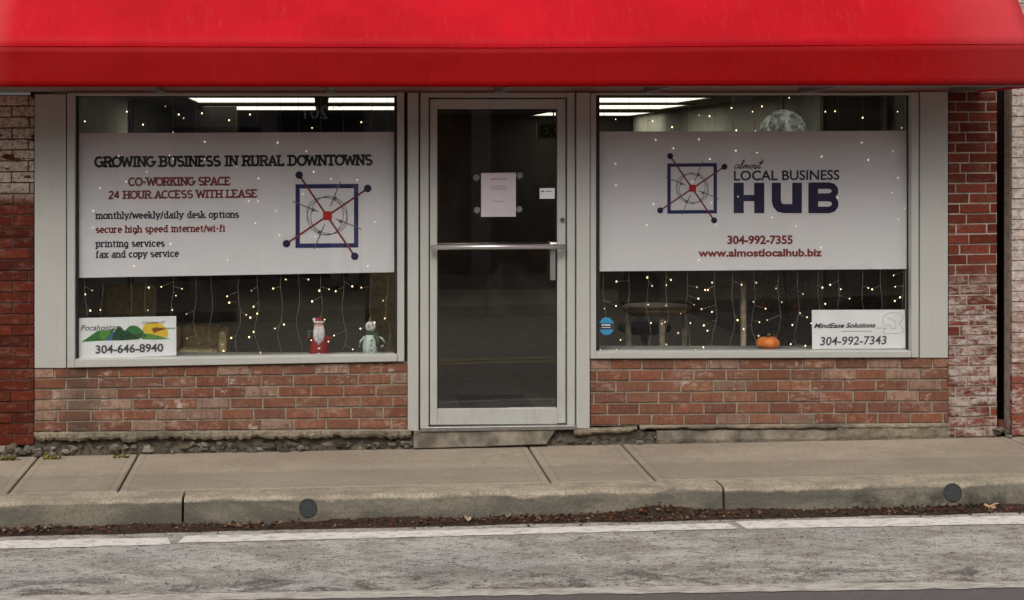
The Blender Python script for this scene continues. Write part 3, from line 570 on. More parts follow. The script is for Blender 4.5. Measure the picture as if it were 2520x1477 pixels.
for x0, x1 in ((XA0, XA1),):
    g = MB(); g.box((x0+.01, -PA+.008, ZB+.004), (x1-.01, -PA+.034, ZB+.03)); obj('frame_bar', g, M['steel'], aw, .002)
for X in (-140, 375, 815, 1250, 1640, 2045, 2440):
    x = at(X, 217, .6)[0]; g = MB(); g.box((x-.016, -PA+.036, ZB+.0), (x+.016, -.02, ZB+.032)); g.tube([Vector((x, -PA+.04, ZB+.03)), Vector((x, -.05, ZB+RISE*.9))], .012, 8)
    g.box((x-.03, -.36, ZB-.006), (x+.03, -.12, ZB-.001)); obj('frame_arm', g, M['steel'], aw)

# ---------------------------------------------------------------- lettering
def A(a0, a1, cx, cy, rx, ry, n=12): return [(cx+rx*math.cos(R(lerp(a0, a1, i/n))), cy+ry*math.sin(R(lerp(a0, a1, i/n)))) for i in range(n+1)]
GL = {  # strokes, serif points, width
 'G': ([A(48, 325, .40, .5, .38, .5), [(.72, .14), (.72, .46), (.46, .46)]], [(.70, .46)], .80), 'O': ([A(0, 360, .40, .5, .38, .5, 20)], [], .80), 'C': ([A(48, 312, .40, .5, .38, .5)], [], .72),
 'R': ([[(.12, 0), (.12, 1)], [(.12, 1), (.42, 1)]+A(90, -90, .42, .75, .24, .25, 8)+[(.12, .5)], [(.38, .5), (.68, 0)]], [(.12, 0), (.12, 1), (.70, 0)], .76), 'P': ([[(.12, 0), (.12, 1)], [(.12, 1), (.42, 1)]+A(90, -90, .42, .73, .24, .27, 8)+[(.12, .46)]], [(.12, 0), (.12, 1)], .70),
 'W': ([[(.04, 1), (.27, 0), (.52, .9), (.77, 0), (1.0, 1)]], [(.04, 1), (1., 1)], 1.04), 'I': ([[(.18, 0), (.18, 1)]], [(.18, 0), (.18, 1)], .36), 'N': ([[(.12, 0), (.12, 1), (.70, 0), (.70, 1)]], [(.12, 0), (.10, 1), (.70, 1)], .82),
 'B': ([[(.12, 0), (.12, 1)], [(.12, 1), (.40, 1)]+A(90, -90, .40, .76, .22, .24, 8)+[(.12, .52)], [(.40, .52)]+A(90, -90, .42, .26, .25, .26, 8)+[(.12, 0)]], [(.08, 0), (.08, 1)], .76),
 'U': ([[(.12, 1), (.12, .34)]+A(180, 360, .40, .34, .28, .34, 10)+[(.68, 1)]], [(.12, 1), (.68, 1)], .80), 'S': ([A(35, 270, .34, .75, .26, .25, 10)+A(90, -145, .34, .25, .28, .25, 10)], [], .66),
 'E': ([[(.60, 1), (.12, 1), (.12, 0), (.62, 0)], [(.12, .52), (.48, .52)], [(.60, 1), (.60, .82)], [(.62, 0), (.62, .18)]], [(.08, 0), (.08, 1)], .70), 'L': ([[(.12, 1), (.12, 0), (.58, 0), (.58, .2)]], [(.12, 1), (.08, 0)], .64), 'D': ([[(.12, 0), (.12, 1)], [(.12, 1), (.34, 1)]+A(90, -90, .34, .5, .36, .5, 10)+[(.12, 0)]], [(.08, 0), (.08, 1)], .80),
 'T': ([[(.02, .82), (.02, 1), (.70, 1), (.70, .82)], [(.36, 1), (.36, 0)]], [(.36, 0)], .74), 'K': ([[(.12, 0), (.12, 1)], [(.64, 1), (.14, .44)], [(.30, .6), (.68, 0)]], [(.12, 0), (.12, 1), (.62, 1), (.68, 0)], .76), 'A': ([[(.06, 0), (.38, 1), (.70, 0)], [(.18, .32), (.58, .32)]], [(.06, 0), (.70, 0)], .78),
 'H': ([[(.12, 0), (.12, 1)], [(.68, 0), (.68, 1)], [(.12, .5), (.68, .5)]], [(.12, 0), (.12, 1), (.68, 0), (.68, 1)], .82), '-': ([[(.06, .42), (.36, .42)]], [], .44), '/': ([[(.02, -.15), (.32, 1.05)]], [], .36), ' ': ([], [], .34),
 '2': ([A(160, -20, .30, .74, .24, .26, 8)+[(.06, 0), (.58, 0)]], [], .62), '4': ([[(.44, 0), (.44, 1), (.04, .28), (.60, .28)]], [], .64),
 'm': ([[(.1, 0), (.1, .68)], [(.1, .5)]+A(180, 0, .27, .5, .17, .18, 6)+[(.44, 0)], [(.44, .5)]+A(180, 0, .61, .5, .17, .18, 6)+[(.78, 0)]], [(.1, 0), (.44, 0), (.78, 0), (.06, .68)], .88), 'n': ([[(.1, 0), (.1, .68)], [(.1, .48)]+A(180, 0, .29, .48, .19, .2, 6)+[(.48, 0)]], [(.1, 0), (.48, 0), (.06, .68)], .58), 'h': ([[(.1, 0), (.1, 1)], [(.1, .48)]+A(180, 0, .29, .48, .19, .2, 6)+[(.48, 0)]], [(.1, 0), (.48, 0), (.06, 1)], .58),
 'o': ([A(0, 360, .29, .34, .23, .34, 14)], [], .58), 'c': ([A(45, 315, .29, .34, .23, .34, 10)], [], .52), 'e': ([[(.07, .36), (.50, .36)]+A(0, 310, .29, .34, .22, .34, 12)], [], .56), 'a': ([A(130, 0, .27, .48, .18, .2, 6)+[(.45, 0)], A(0, 360, .26, .2, .19, .2, 10)], [(.50, 0)], .56),
 'd': ([[(.48, 0), (.48, 1)], A(0, 360, .29, .34, .2, .34, 14)], [(.44, 1), (.52, 0)], .60), 'p': ([[(.1, -.28), (.1, .68)], A(0, 360, .31, .34, .2, .34, 14)], [(.1, -.28), (.06, .68)], .60), 'g': ([[(.48, .68), (.48, -.1)]+A(0, -140, .29, -.08, .19, .2, 6), A(0, 360, .29, .34, .2, .34, 14)], [], .58),
 'y': ([[(.06, .68), (.28, 0)], [(.50, .68), (.20, -.25), (.06, -.25)]], [(.06, .68), (.50, .68)], .56), 'w': ([[(.04, .68), (.2, 0), (.38, .62), (.56, 0), (.72, .68)]], [(.04, .68), (.72, .68)], .76), 'v': ([[(.04, .68), (.26, 0), (.48, .68)]], [(.04, .68), (.48, .68)], .52), 'x': ([[(.06, 0), (.46, .68)], [(.06, .68), (.46, 0)]], [(.06, 0), (.46, 0), (.06, .68), (.46, .68)], .54),
 'k': ([[(.1, 0), (.1, 1)], [(.46, .68), (.12, .3)], [(.22, .4), (.50, 0)]], [(.1, 0), (.06, 1), (.5, 0)], .56), 't': ([[(.2, .92), (.2, .16)]+A(180, 290, .32, .14, .12, .14, 5), [(.04, .68), (.40, .68)]], [], .44), 'l': ([[(.14, 1), (.14, 0)]], [(.14, 0), (.09, 1)], .30), 'i': ([[(.14, .68), (.14, 0)], [(.14, .86), (.14, .98)]], [(.14, 0), (.09, .68)], .30),
 'r': ([[(.1, 0), (.1, .68)], [(.1, .42)]+A(170, 50, .30, .42, .2, .26, 5)], [(.12, 0), (.06, .68)], .46), 's': ([A(40, 270, .24, .51, .17, .17, 8)+A(90, -140, .24, .17, .19, .17, 8)], [], .48), 'u': ([[(.1, .68), (.1, .22)]+A(180, 360, .29, .22, .19, .22, 6)+[(.48, .68)], [(.48, .3), (.48, 0)]], [(.07, .68), (.45, .68), (.52, 0)], .60), 'f': ([A(60, 180, .30, .84, .16, .16, 5)+[(.14, 0)], [(.02, .68), (.36, .68)]], [(.14, 0)], .40)}
def slab_text(mb, txt, x0, x1, y0, y1, cap, wt, p, serif=True):
    tot = sum(GL[c][2]+.05 for c in txt); k = (x1-x0)/tot; u = 0; n = 0
    for ch in txt:
        st, sf, wd = GL[ch]
        f = lambda q: (x0+(u+q[0])*k, lerp(y0, y1, (u+q[0])/tot)-wt/2-q[1]*(cap-wt))
        for s_ in st: mb.ribbon([f(q) for q in s_], wt, p+.00004*(n % 9)); n += 1
        if serif:
            for sx, sy in sf:
                X, Y = f((sx, sy)); hw = (.24 if ch.isupper() else .17)*k
                mb.ribbon([(X-hw, Y), (X+hw, Y)], wt*.85, p+.00004*(n % 9)); n += 1
        u += wd+.05
def font_text(mb, txt, x0, x1, y0, y1, hgt, p, bold=0., shear=0., flip=False):
    cu = bpy.data.curves.new('t', 'FONT'); cu.body = txt; cu.offset = bold; cu.shear = shear; cu.resolution_u = 3
    o = bpy.data.objects.new('t', cu); col.objects.link(o); dg = bpy.context.evaluated_depsgraph_get(); me = o.evaluated_get(dg).to_mesh()
    vs = [v.co.copy() for v in me.vertices]; fs = [tuple(q.vertices) for q in me.polygons]; o.evaluated_get(dg).to_mesh_clear(); bpy.data.objects.remove(o); bpy.data.curves.remove(cu)
    xa = min(v.x for v in vs); xb = max(v.x for v in vs); ht = .70; oo = len(mb.v)
    for v in vs: u = (v.x-xa)/(xb-xa); mb.v.append(at(lerp(x0, x1, u), lerp(y0, y1, u)-v.y/ht*hgt, p))
    for f_ in fs: mb.face([oo+i for i in f_])
def logo(parent, X, Y, k, p):           # the square-and-spokes emblem; X, Y its centre
    f = lambda x, y: (X+(x-806)*k, Y+(y-531)*k)
    def piece(name, mat, fn): g = MB(); fn(g); obj(name, g, M[mat], parent)
    def fr_(g): g.ribbon([f(732.5, 459), f(876.5, 458), f(876.5, 604), f(732.5, 605)], 12.5*k, p, True)
    def web(g):
        for i, (rx, ry, rot) in enumerate(((52, 42, 30), (48, 40, 95), (50, 46, 150))):
            cs, sn = math.cos(R(rot)), math.sin(R(rot)); g.ribbon([f(805+rx*math.cos(R(a))*cs-ry*math.sin(R(a))*sn, 531+rx*math.cos(R(a))*sn+ry*math.sin(R(a))*cs) for a in range(0, 360, 12)], 1.7*k, p+.0003+.00004*i, True)
        g.ribbon([f(838, 446), f(813, 508)], 2.6*k, p+.0004); g.ribbon([f(799, 552), f(773, 613)], 2.6*k, p+.0004); g.ribbon([f(721, 496), f(783, 521)], 2.6*k, p+.0004); g.ribbon([f(826, 539), f(889, 564)], 2.6*k, p+.0004)
        for x, y in ((824, 488), (771, 517), (838, 545), (787, 572)): g.disc(*f(x, y), 4.5*k, p+.0005, 12)
    def spokes(g):
        for i, (a, b) in enumerate((((736, 431), (873, 631)), ((905, 464), (705, 600)))): g.ribbon([f(*a), f(*b)], 4.8*k, p+.0006+i*.00005)
    def hub(g): g.prism([f(x, y) for x, y in ((797, 520), (815, 520), (817, 522), (817, 540), (815, 542), (797, 542), (795, 540), (795, 522))], p+.0009, p+.0007)
    piece('emblem_square', 'blue', fr_); piece('emblem_web', 'greyline', web); piece('emblem_spokes', 'maroon', spokes); [piece('emblem_dot', 'navy', lambda g, q=q: g.disc(*f(*q), 9.4*k, p+.0008)) for q in ((736, 431), (905, 464), (705, 600), (873, 631))]; piece('emblem_hub', 'red', hub)
PB = -.045; PT = PB+.0012
def banner(name, pts, label, cat, mat='banner', p=PB, th=.002):
    c = at(sum(q[0] for q in pts)/4, max(q[1] for q in pts), p); b = thing(name, c, label, cat); g = MB(); g.prism(pts, p, p-th); obj('sheet' if mat == 'banner' else 'board', g, M[mat], b); return b
def letters(parent, mat, fn, name='lettering'): g = MB(); fn(g); return obj(name, g, M[mat], parent)
b1 = banner('window_banner', [(191, 328), (973, 325), (973, 670), (192, 684)], 'white co-working advert banner behind the left shop window, dark slab lettering and square emblem', 'banner')
letters(b1, 'inkblack', lambda g: slab_text(g, 'GROWING BUSINESS IN RURAL DOWNTOWNS', 234, 917, 413, 408, 28.5, 5.8, PT))
letters(b1, 'maroon', lambda g: (slab_text(g, 'CO-WORKING SPACE', 317, 568, 459, 457, 22.5, 4.6, PT), slab_text(g, '24 HOUR ACCESS WITH LEASE', 267, 634, 491, 487, 21.5, 4.3, PT)))
letters(b1, 'slate', lambda g: (slab_text(g, 'monthly/weekly/daily desk options', 236, 589, 540, 537, 19, 3.5, PT), slab_text(g, 'printing services', 236, 406, 609.5, 608, 19, 3.5, PT), slab_text(g, 'fax and copy service', 236, 441, 636, 633, 19, 3.5, PT)))
letters(b1, 'maroon', lambda g: slab_text(g, 'secure high speed internet/wi-fi', 236, 555, 574.5, 571, 19, 3.5, PT))
logo(b1, 806, 531, 1.0, PT)
b2 = banner('window_banner', [(1473, 324), (2238, 322), (2239, 662), (1474, 668)], 'white HUB banner with navy block capitals and square emblem behind the right shop window', 'banner')
logo(b2, 1704.5, 463.5, .79, PT)
letters(b2, 'navy', lambda g: (font_text(g, 'LOCAL BUSINESS', 1806, 2066, 444, 442, 23.5, PT, .022),
    g.ribbon([(1818, 450), (1818, 525)], 25, PT), g.ribbon([(1868.5, 450), (1868.5, 525)], 25, PT), g.ribbon([(1818, 487.5), (1868.5, 487.5)], 15.5, PT+.0001),
    g.ribbon([(1910.5, 450), (1910.5, 494), (1913, 504), (1919, 511), (1928, 513.3), (1938, 513.7), (1961, 513.7)], 22.6, PT), g.ribbon([(1961.5, 450), (1961.5, 525)], 24, PT+.0001),
    g.ribbon([(2001.5, 450), (2001.5, 525)], 24, PT+.0002), g.ribbon([(1995, 457), (2040, 457), (2049, 459.5), (2054.5, 466), (2054.5, 474), (2049, 481), (2040, 484), (1995, 484)], 16, PT), g.ribbon([(1995, 487.5), (2040, 487.5), (2050, 490), (2055, 498), (2055, 506), (2050, 513.5), (2040, 516.8), (1995, 516.8)], 16.4, PT+.0001)))
def almost(g):
    pts = lambda s_, ox: [(1806+ox+x+.34*y, 415-y) for x, y in s_]
    for ox, s_ in ((0, [(10, 8), (6, 10), (1, 7), (1, 1), (5, 0), (10, 5), (11, 9), (10, 1), (13, 1), (17, 6)]), (15, [(0, 4), (4, 14), (4, 21), (1, 20), (0, 8), (1, 0), (5, 2)]), (21, [(0, 3), (2, 9), (2, 0), (6, 9), (8, 8), (8, 0), (12, 9), (14, 8), (14, 0), (18, 3)]), (38, [(8, 9), (3, 8), (1, 3), (4, 0), (8, 3), (8, 8), (5, 9), (12, 7)]), (49, [(0, 2), (4, 9), (7, 3), (5, 0), (0, 1), (8, 2)]), (58, [(0, 2), (5, 12), (6, 22), (3, 14), (2, 2), (4, 0), (8, 3)]), (57, [(-2, 14), (12, 15)])): g.ribbon(pts(s_, ox), 2.1, PT+.00003*ox/5)
letters(b2, 'inkblack', almost)
letters(b2, 'maroon', lambda g: (font_text(g, '304-992-7355', 1790, 1951, 600.5, 600, 20, PT, .038), font_text(g, 'www.almostlocalhub.biz', 1718, 2023, 631.5, 630.5, 18, PT, .038)))
PS = PB+.004
s1 = banner('window_sign', [(192, 783), (433.5, 778), (434, 875), (193, 883)], 'white sign with green mountains and phone number, low in the left window', 'sign', 'sign_white', PS, .004)
P1 = PS+.001
def hills(parent, mat, polys, dp=0):
    g = MB()
    for i, q in enumerate(polys): g.sheet([at(x, y, P1+dp+.00004*i) for x, y in q])
    obj('picture', g, M[mat], parent)
hills(s1, 'yellow', [[(350, 812), (353, 802), (362, 796), (376, 794), (391, 795), (402, 800), (409, 808), (414, 818), (413, 829), (395, 830), (360, 822)]])
hills(s1, 'green', [[(201, 841.5), (222, 827), (240, 814.5), (272, 812), (284, 808), (276, 822), (262, 838)], [(306, 815), (318, 803), (328, 801), (338, 803), (352, 814), (362, 829), (330, 836)]], .0001)
hills(s1, 'green2', [[(244, 815), (272, 813), (268, 825), (256, 837), (246, 830)], [(352, 820), (372, 822), (395, 828), (420, 834.5), (380, 836), (350, 835)]], .0003)
hills(s1, 'dkgreen', [[(270, 838), (282, 815), (292, 803), (297, 804), (305, 813), (314, 814), (330, 826), (345, 835), (300, 838)]], .0005)
hills(s1, 'river', [[(262, 838.5), (270, 828), (280, 814), (279, 824), (274, 838)]], .0007)
hills(s1, 'brown', [[(371, 812), (379, 806), (394, 807), (407, 810), (395, 814), (380, 819), (379, 822), (377, 815)]], .0007)
letters(s1, 'inkgrey', lambda g: (font_text(g, '304-646-8940', 235, 402, 870, 865, 19.5, P1+.0008, .028), font_text(g, 'Pocahontas', 199, 291, 814, 812, 14, P1+.0009, .004, .25)))
letters(s1, 'inkblack', lambda g: (font_text(g, 'County', 296, 362, 831, 830, 12, P1+.0011, .006, .2), font_text(g, 'Chamber of', 350, 406, 798, 796, 7.5, P1+.0009, .0, .2), font_text(g, 'Commerce', 382, 431, 811, 810, 6, P1+.0011, .0, .2)))
s2 = banner('window_sign', [(1998, 763), (2227, 762.5), (2228, 857.6), (1999, 859)], 'white sign with slanted name and faint head outline, low in the right window', 'sign', 'sign_white', PS, .004)
letters(s2, 'inkblack', lambda g: font_text(g, 'MindEase Solutions', 2003, 2155, 807.5, 806, 11.5, P1, .03, .35))
letters(s2, 'inkgrey', lambda g: font_text(g, '304-992-7343', 2018, 2182, 850, 847, 20.5, P1, .018, .12))
def head(g):
    f = lambda q: [(1984.9+x/9.754, 756.1+y/9.754) for x, y in q]
    g.ribbon(f([(1640, 505), (1920, 505), (1850, 560), (1840, 620), (1940, 640), (2290, 620), (2345, 560), (2280, 470), (2220, 380), (2310, 300), (2320, 220), (2250, 150), (2090, 130), (1940, 150), (1850, 230), (1830, 340), (1880, 440), (2000, 430), (2040, 520), (2130, 520), (2150, 440), (2110, 330), (2020, 285), (1930, 260)]), 1.3, P1)
    g.ribbon(f([(840, 580), (1560, 580)]), 2.2, P1)
letters(s2, 'palegrey', head, 'emblem')
# notice on the door glass
n1 = thing('paper_notice', at(1226, 534, .004), 'white paper notice with faint printed lines hanging inside the door glass', 'notice')
g = MB(); g.prism([(1184, 426), (1269.5, 425), (1269.5, 533.5), (1184, 534)], -.018, -.0195); obj('sheet', g, simple('pinkish paper', (.78, .69, .73), .7, .05, 5, bump=0), n1)
def lines(g, rows):
    for x0, x1, y in rows:
        x = x0
        while x < x1: w_ = rnd.uniform(3, 7); g.ribbon([(x, y), (min(x+w_, x1), y)], 2.6, -.0175); x += w_+1.6
letters(n1, 'pink', lambda g: lines(g, [(1207, 1247, 441)]), 'printed_lines'); letters(n1, 'palegrey', lambda g: lines(g, [(1208, 1246, 459), (1206, 1248, 465), (1211, 1240, 496)]), 'printed_lines')
for X, Y, lab in ((1172.5, 437, 'clear suction hook at the upper left of the door notice'), (1279, 432, 'clear suction hook at the upper right of the door notice'), (1174, 517, 'clear suction hook at the lower left of the door notice'), (1277.5, 515, 'clear suction hook at the lower right of the door notice')):
    c = at(X, Y, -.013); h_ = thing('suction_hook', c, lab, 'hook', 'suction hooks round the door notice')
    g = MB(); g.tube([c, c+Vector((0, .004, 0)), c+Vector((0, .012, 0))], [.021, .016, .006], 14); obj('cup', g, M['clear'], h_)
    g = MB(); g.tube([c+Vector((0, .012, .004)), c+Vector((0, .02, -.004)), c+Vector((0, .022, -.022)), c+Vector((0, .03, -.026))], .004, 6); obj('hook', g, M['clear'], h_)
k1 = thing('door_sticker', at(1346, 489, .004), 'small white rectangular sticker on the door glass near the lock', 'sticker')
g = MB(); g.prism([(1328, 463.5), (1365, 463), (1365, 489), (1328, 489.5)], -.0045, -.0055); obj('label_sheet', g, M['sign_white'], k1)
letters(k1, 'inkgrey', lambda g: (g.ribbon([(1332, 471), (1339, 471)], 3, -.004), g.ribbon([(1342, 471), (1358, 471)], 1.6, -.004)), 'print')
k2 = thing('round_sticker', at(1492.6, 824, -.02), 'round blue sticker with a dark middle band in the right window corner', 'sticker')
g = MB(); o0 = 0; g.prism([(1492.6+19*math.cos(2*math.pi*(i+.5)/16), 803+22*math.sin(2*math.pi*(i+.5)/16)) for i in range(16)], -.0285, -.0295); obj('disc', g, M['skyblue'], k2)
letters(k2, 'slate', lambda g: g.prism([(1474, 796), (1511, 796), (1511, 811), (1474, 811)], -.0278, -.0284), 'band'); letters(k2, 'white', lambda g: (g.ribbon([(1481, 800), (1485, 800)], 3, -.0272), g.ribbon([(1487, 800), (1502, 800)], 2.6, -.0272), g.ribbon([(1481, 806), (1502, 806)], 1.2, -.0272)), 'print')
# ---------------------------------------------------------------- fairy lights
BL = [(209,299),(312,275),(352,307),(407,262),(440,282),(452,291),(497,279),(564,296),(504,349),(417,383),(426,391),(504,392),(582,409),(361,423),(310,447),(246,463),(229,519),(292,385),(426,326),(615,282),(764,267),(768,315),(821,266),(889,301),(921,267),(683,351),(754,373),(772,423),(879,443),(746,477),(636,439),(635,495),(612,495),(678,520),(628,550),(923,546),(814,441),(688,579),(776,583),(228,560),(420,600),(560,640),(330,655),(905,655),
 (227,715),(247,763),(366,708),(397,706),(448,711),(433,728),(424,763),(459,773),(564,745),(619,716),(624,755),(606,775),(624,817),(613,830),(569,832),(460,833),(550,864),(547,848),(364,764),(703,688),(759,688),(768,742),(826,717),(867,705),(943,740),(947,784),(633,772),(699,799),(774,791),(887,809),(822,826),(641,868),(799,787),(868,860)]
BLb = [280, 344, 419, 444, 477, 509, 559, 577, 690, 699, 813, 871, 927, 944]
BRr = [(1800,266),(1746,286),(1852,275),(1875,262),(1942,241),(1936,299),(1812,321),(1859,323),(2031,275),(2055,274),(2123,290),(2209,275),(2219,315),(1515,294),(1606,298),(1720,284),(1654,313),(2192,332),(2197,373),(2121,351),(2022,385),(2137,394),(2210,438),(2196,474),(2226,513),(2211,540),(1960,556),(2061,487),(1614,344),(1720,343),(1657,365),(1811,371),(1863,376),(1747,392),(1515,403),(1516,456),(1608,503),(1704,447),(1751,499),(1816,484),(1592,554),(1761,555),(1900,535),(1469.5,421),(1720,640),(2020,610),
 (1517,693),(1605,704),(1651,689),(1742,714),(1715,707),(1825,701),(1861,696),(1854,743),(1595,750),(1639,752),(1726,761),(1752,768),(1675,772),(1516,753),(1629,797),(1602,795),(1732,801),(1741,814),(1830,810),(1669,820),(1527,837),(1640,848),(1731,855),(1869,793),(1867,827),(1815,788),(1910,710),(1976,724),(2043,701),(2069,712),(2137,709),(2199,678),(2203,706),(2215,732),(2202,741),(2024,708),(2031,748),(1924,744),(1969,771),(1986,781),(1950,800),(1888,788),(1946,847),(1982,851)]
BRb = [1477, 1517, 1562, 1548, 1711, 1855, 1861, 1953, 2215]
rl = random.Random(5)
BL += [(rl.uniform(200, 965), rl.uniform(690, 850)) for _ in range(14)]; BRr += [(rl.uniform(1485, 2225), rl.uniform(675, 800)) for _ in range(14)]
def curtain(bulbs, bottoms, x0, x1, ytop, ysill, label, n):
    p = -.085; c = thing('fairy_light_curtain', at((x0+x1)/2, ytop, p), label, 'fairy lights', 'fairy light curtains in the shop windows')
    xs_ = [lerp(x0+16, x1-14, i/(n-1))+rl.uniform(-9, 9) for i in range(n)]; per = [[] for _ in xs_]
    for b in bulbs: per[min(range(n), key=lambda i: abs(xs_[i]-b[0]))].append(b)
    for b in bottoms: per[min(range(n), key=lambda i: abs(xs_[i]-b))].append((b, ysill-3))
    g = MB(); g.tube([at(x0, ytop, p), at((x0+x1)/2, ytop+1, p), at(x1, ytop, p)], .0025, 5); obj('top_cable', g, M['wire'], c)
    big = MB(); big.ball(at(0, 0, 0)*0, .0062, 8, 1, 1, 1.2); proto = None
    for i, X in enumerate(xs_):
        g = MB(); pts = []; y = ytop; ph = rl.uniform(0, 6)
        while y < ysill-6:
            am = lerp(.6, 9, max(0, (y-680)/190)); pts.append(at(X+am*math.sin(y*.045+ph)+rl.uniform(-1, 1)*am*.2, y, p)); y += 12
        pts.append(at(X+rl.uniform(-14, 14), ysill-2, p-.01)); g.tube(pts, .0014, 4, False)
        for bx, by in [q for q in per[i] if not 332 < q[1] < 676]:
            j = min(range(len(pts)), key=lambda q: abs(pts[q].z-at(bx, by-8, p).z)); g.tube([pts[j], at(bx, by, p+.004)], .0011, 4, False)
        s_ = obj('strand', g, M['wire'], c)
        for bx, by in per[i]:
            dim = rl.random() < .25
            if proto is None or True:
                if proto is None: big2 = MB(); big2.ball(Vector((0, 0, 0)), .0048, 8, 1, 1, 1.2); proto = {}
                key = 'h' if 332 < by < 676 else 'd' if dim else 'b'
                if key not in proto: q = MB(); q.ball(c.location, .0048, 8, 1, 1, 1.2); b_ = obj('bulb', q, M[{'h': 'bulb_hidden', 'd': 'bulb_dim', 'b': 'bulb'}[key]], c); proto[key] = b_.data; bpy.data.objects.remove(b_)
            b_ = bpy.data.objects.new('bulb', proto[key]); col.objects.link(b_); b_.parent = s_; b_.location = at(bx, by, -.0405 if key == 'h' else p+.006)-c.location; b_.scale = [rl.uniform(.7, .88) if key == 'h' else rl.uniform(.65, 1.2)]*3
curtain(BL, BLb, 190, 973, 237, 884, 'curtain of warm fairy lights hanging behind the left window banner', 15)
curtain(BRr, BRb, 1473, 2238, 235, 865, 'curtain of warm fairy lights hanging behind the right window banner', 15)
# ---------------------------------------------------------------- on the display ledges
zl = at(0, 882)[2]; zr = at(0, 866)[2]-.003
def P(X, p, z=0): return Vector(((X-CX)*(DIST-p)/F, -p, z))
U = (DIST+.16)/F
q = P(785, -.16, zl); sa = thing('bearded_figurine', q, 'red coated figurine with white beard and red cap on the left ledge', 'figurine')
def L(c, prof, mat, name, parent, n=18, sx=1, sy=1): g = MB(); g.lathe(c, [(r*U, z*U) for r, z in prof], n, sx, sy); return obj(name, g, M[mat], parent)
coat = L(q, [(24, 0), (25, 4), (23, 20), (19, 36), (13, 50), (9, 58)], 'coat', 'coat', sa, 18, 1, .6)
hd = MB(); hd.ball(q+Vector((0, -.008, 72*U)), 13*U, 14, 1, .9, 1.05); obj('head', hd, M['skin'], sa)
g = MB(); g.ball(q+Vector((0, -.022, 54*U)), 15*U, 14, 1, .6, 1.75); g.ball(q+Vector((0, -.012, 82*U)), 14.5*U, 14, 1, .9, .28); obj('beard', g, M['beard'], sa)
L(q+Vector((0, 0, 83*U)), [(12.5, 0), (12, 5), (8, 9), (3, 11)], 'coat', 'cap', sa)
g = MB(); g.ball(q+Vector((-12*U, -.02, 88*U)), 4.5*U, 10); obj('pompom', g, M['beard'], sa)
g = MB()
for s_ in (-1, 1): g.tube([q+Vector((s_*12*U, 0, 48*U)), q+Vector((s_*25*U, -.01, 38*U)), q+Vector((s_*29*U, -.025, 45*U))], [5*U, 5*U, 3.5*U], 10)
obj('arms', g, M['coat'], sa)
g = MB()
for z in (4, 18, 31): g.ball(q+Vector((0, -.042 if z < 20 else -.036, z*U)), 3.4*U, 10)
obj('buttons', g, M['beard'], sa)
g = MB(); g.tube([q+Vector((-24*U, -.028, 36*U)), q+Vector((-24*U, -.03, 62*U))], [3*U, 4.5*U], 8); obj('little_tree', g, M['scarf'], sa)
q = P(912, -.16, zl); sn = thing('snowman_figurine', q, 'small pale snowman figurine with a green scarf and curled arms on the left window ledge', 'figurine')
L(q, [(16, 0), (19, 6), (20, 22), (18, 38), (12, 50), (8, 54)], 'snow', 'body', sn)
g = MB(); g.ball(q+Vector((0, 0, 70*U)), 13.5*U, 16); obj('head', g, M['beard'], sn)
g = MB(); g.tube([q+Vector((-3*U, -.036, 72*U)), q+Vector((-7*U, -.06, 70*U))], [2*U, .6*U], 8); obj('nose', g, M['orange'], sn)
g = MB(); [g.ball(q+Vector((x*U, -.034, 75*U)), 1.6*U, 8) for x in (-5, 4)]; [g.ball(q+Vector((1*U, -.05, z*U)), 2.2*U, 8) for z in (14, 26, 38)]; obj('buttons', g, M['black'], sn)
g = MB(); g.lathe(q+Vector((0, 0, 51*U)), [(12*U, 0), (14*U, 3*U), (13*U, 7*U), (10*U, 9*U)], 16); g.tube([q+Vector((10*U, -.03, 54*U)), q+Vector((17*U, -.045, 40*U)), q+Vector((18*U, -.05, 24*U))], [5*U, 6*U, 6*U], 8); obj('scarf', g, M['scarf'], sn)
g = MB(); g.tube([q+Vector((16*U, 0, 46*U)), q+Vector((28*U, -.01, 42*U)), q+Vector((36*U, -.01, 30*U)), q+Vector((28*U, -.01, 22*U)), q+Vector((20*U, -.03, 26*U))], 2.6*U, 8); g.tube([q+Vector((-15*U, 0, 46*U)), q+Vector((-25*U, -.01, 34*U)), q+Vector((-28*U, -.02, 20*U))], 2.6*U, 8); obj('arms', g, M['snow'], sn)
g = MB(); g.tube([q+Vector((-1*U, 0, 83*U)), q+Vector((-1*U, 0, 92*U))], [5*U, 2*U], 10); obj('cap', g, M['wood'], sn)
q = P(1890, -.17, zr); pk = thing('pumpkin', q, 'small orange pumpkin on the right window ledge', 'pumpkin')
g = MB(); g.lathe(q, [(10*U, 0), (24*U, 4*U), (29*U, 12*U), (26*U, 22*U), (16*U, 29*U), (4*U, 28*U)], 40, 1, .9, .05, 9); obj('rind', g, M['orange'], pk)
g = MB(); g.tube([q+Vector((0, 0, 27*U)), q+Vector((.004, 0, 34*U)), q+Vector((.012, -.004, 38*U))], [4*U, 3*U, 3*U], 8); obj('stem', g, M['wood'], pk)
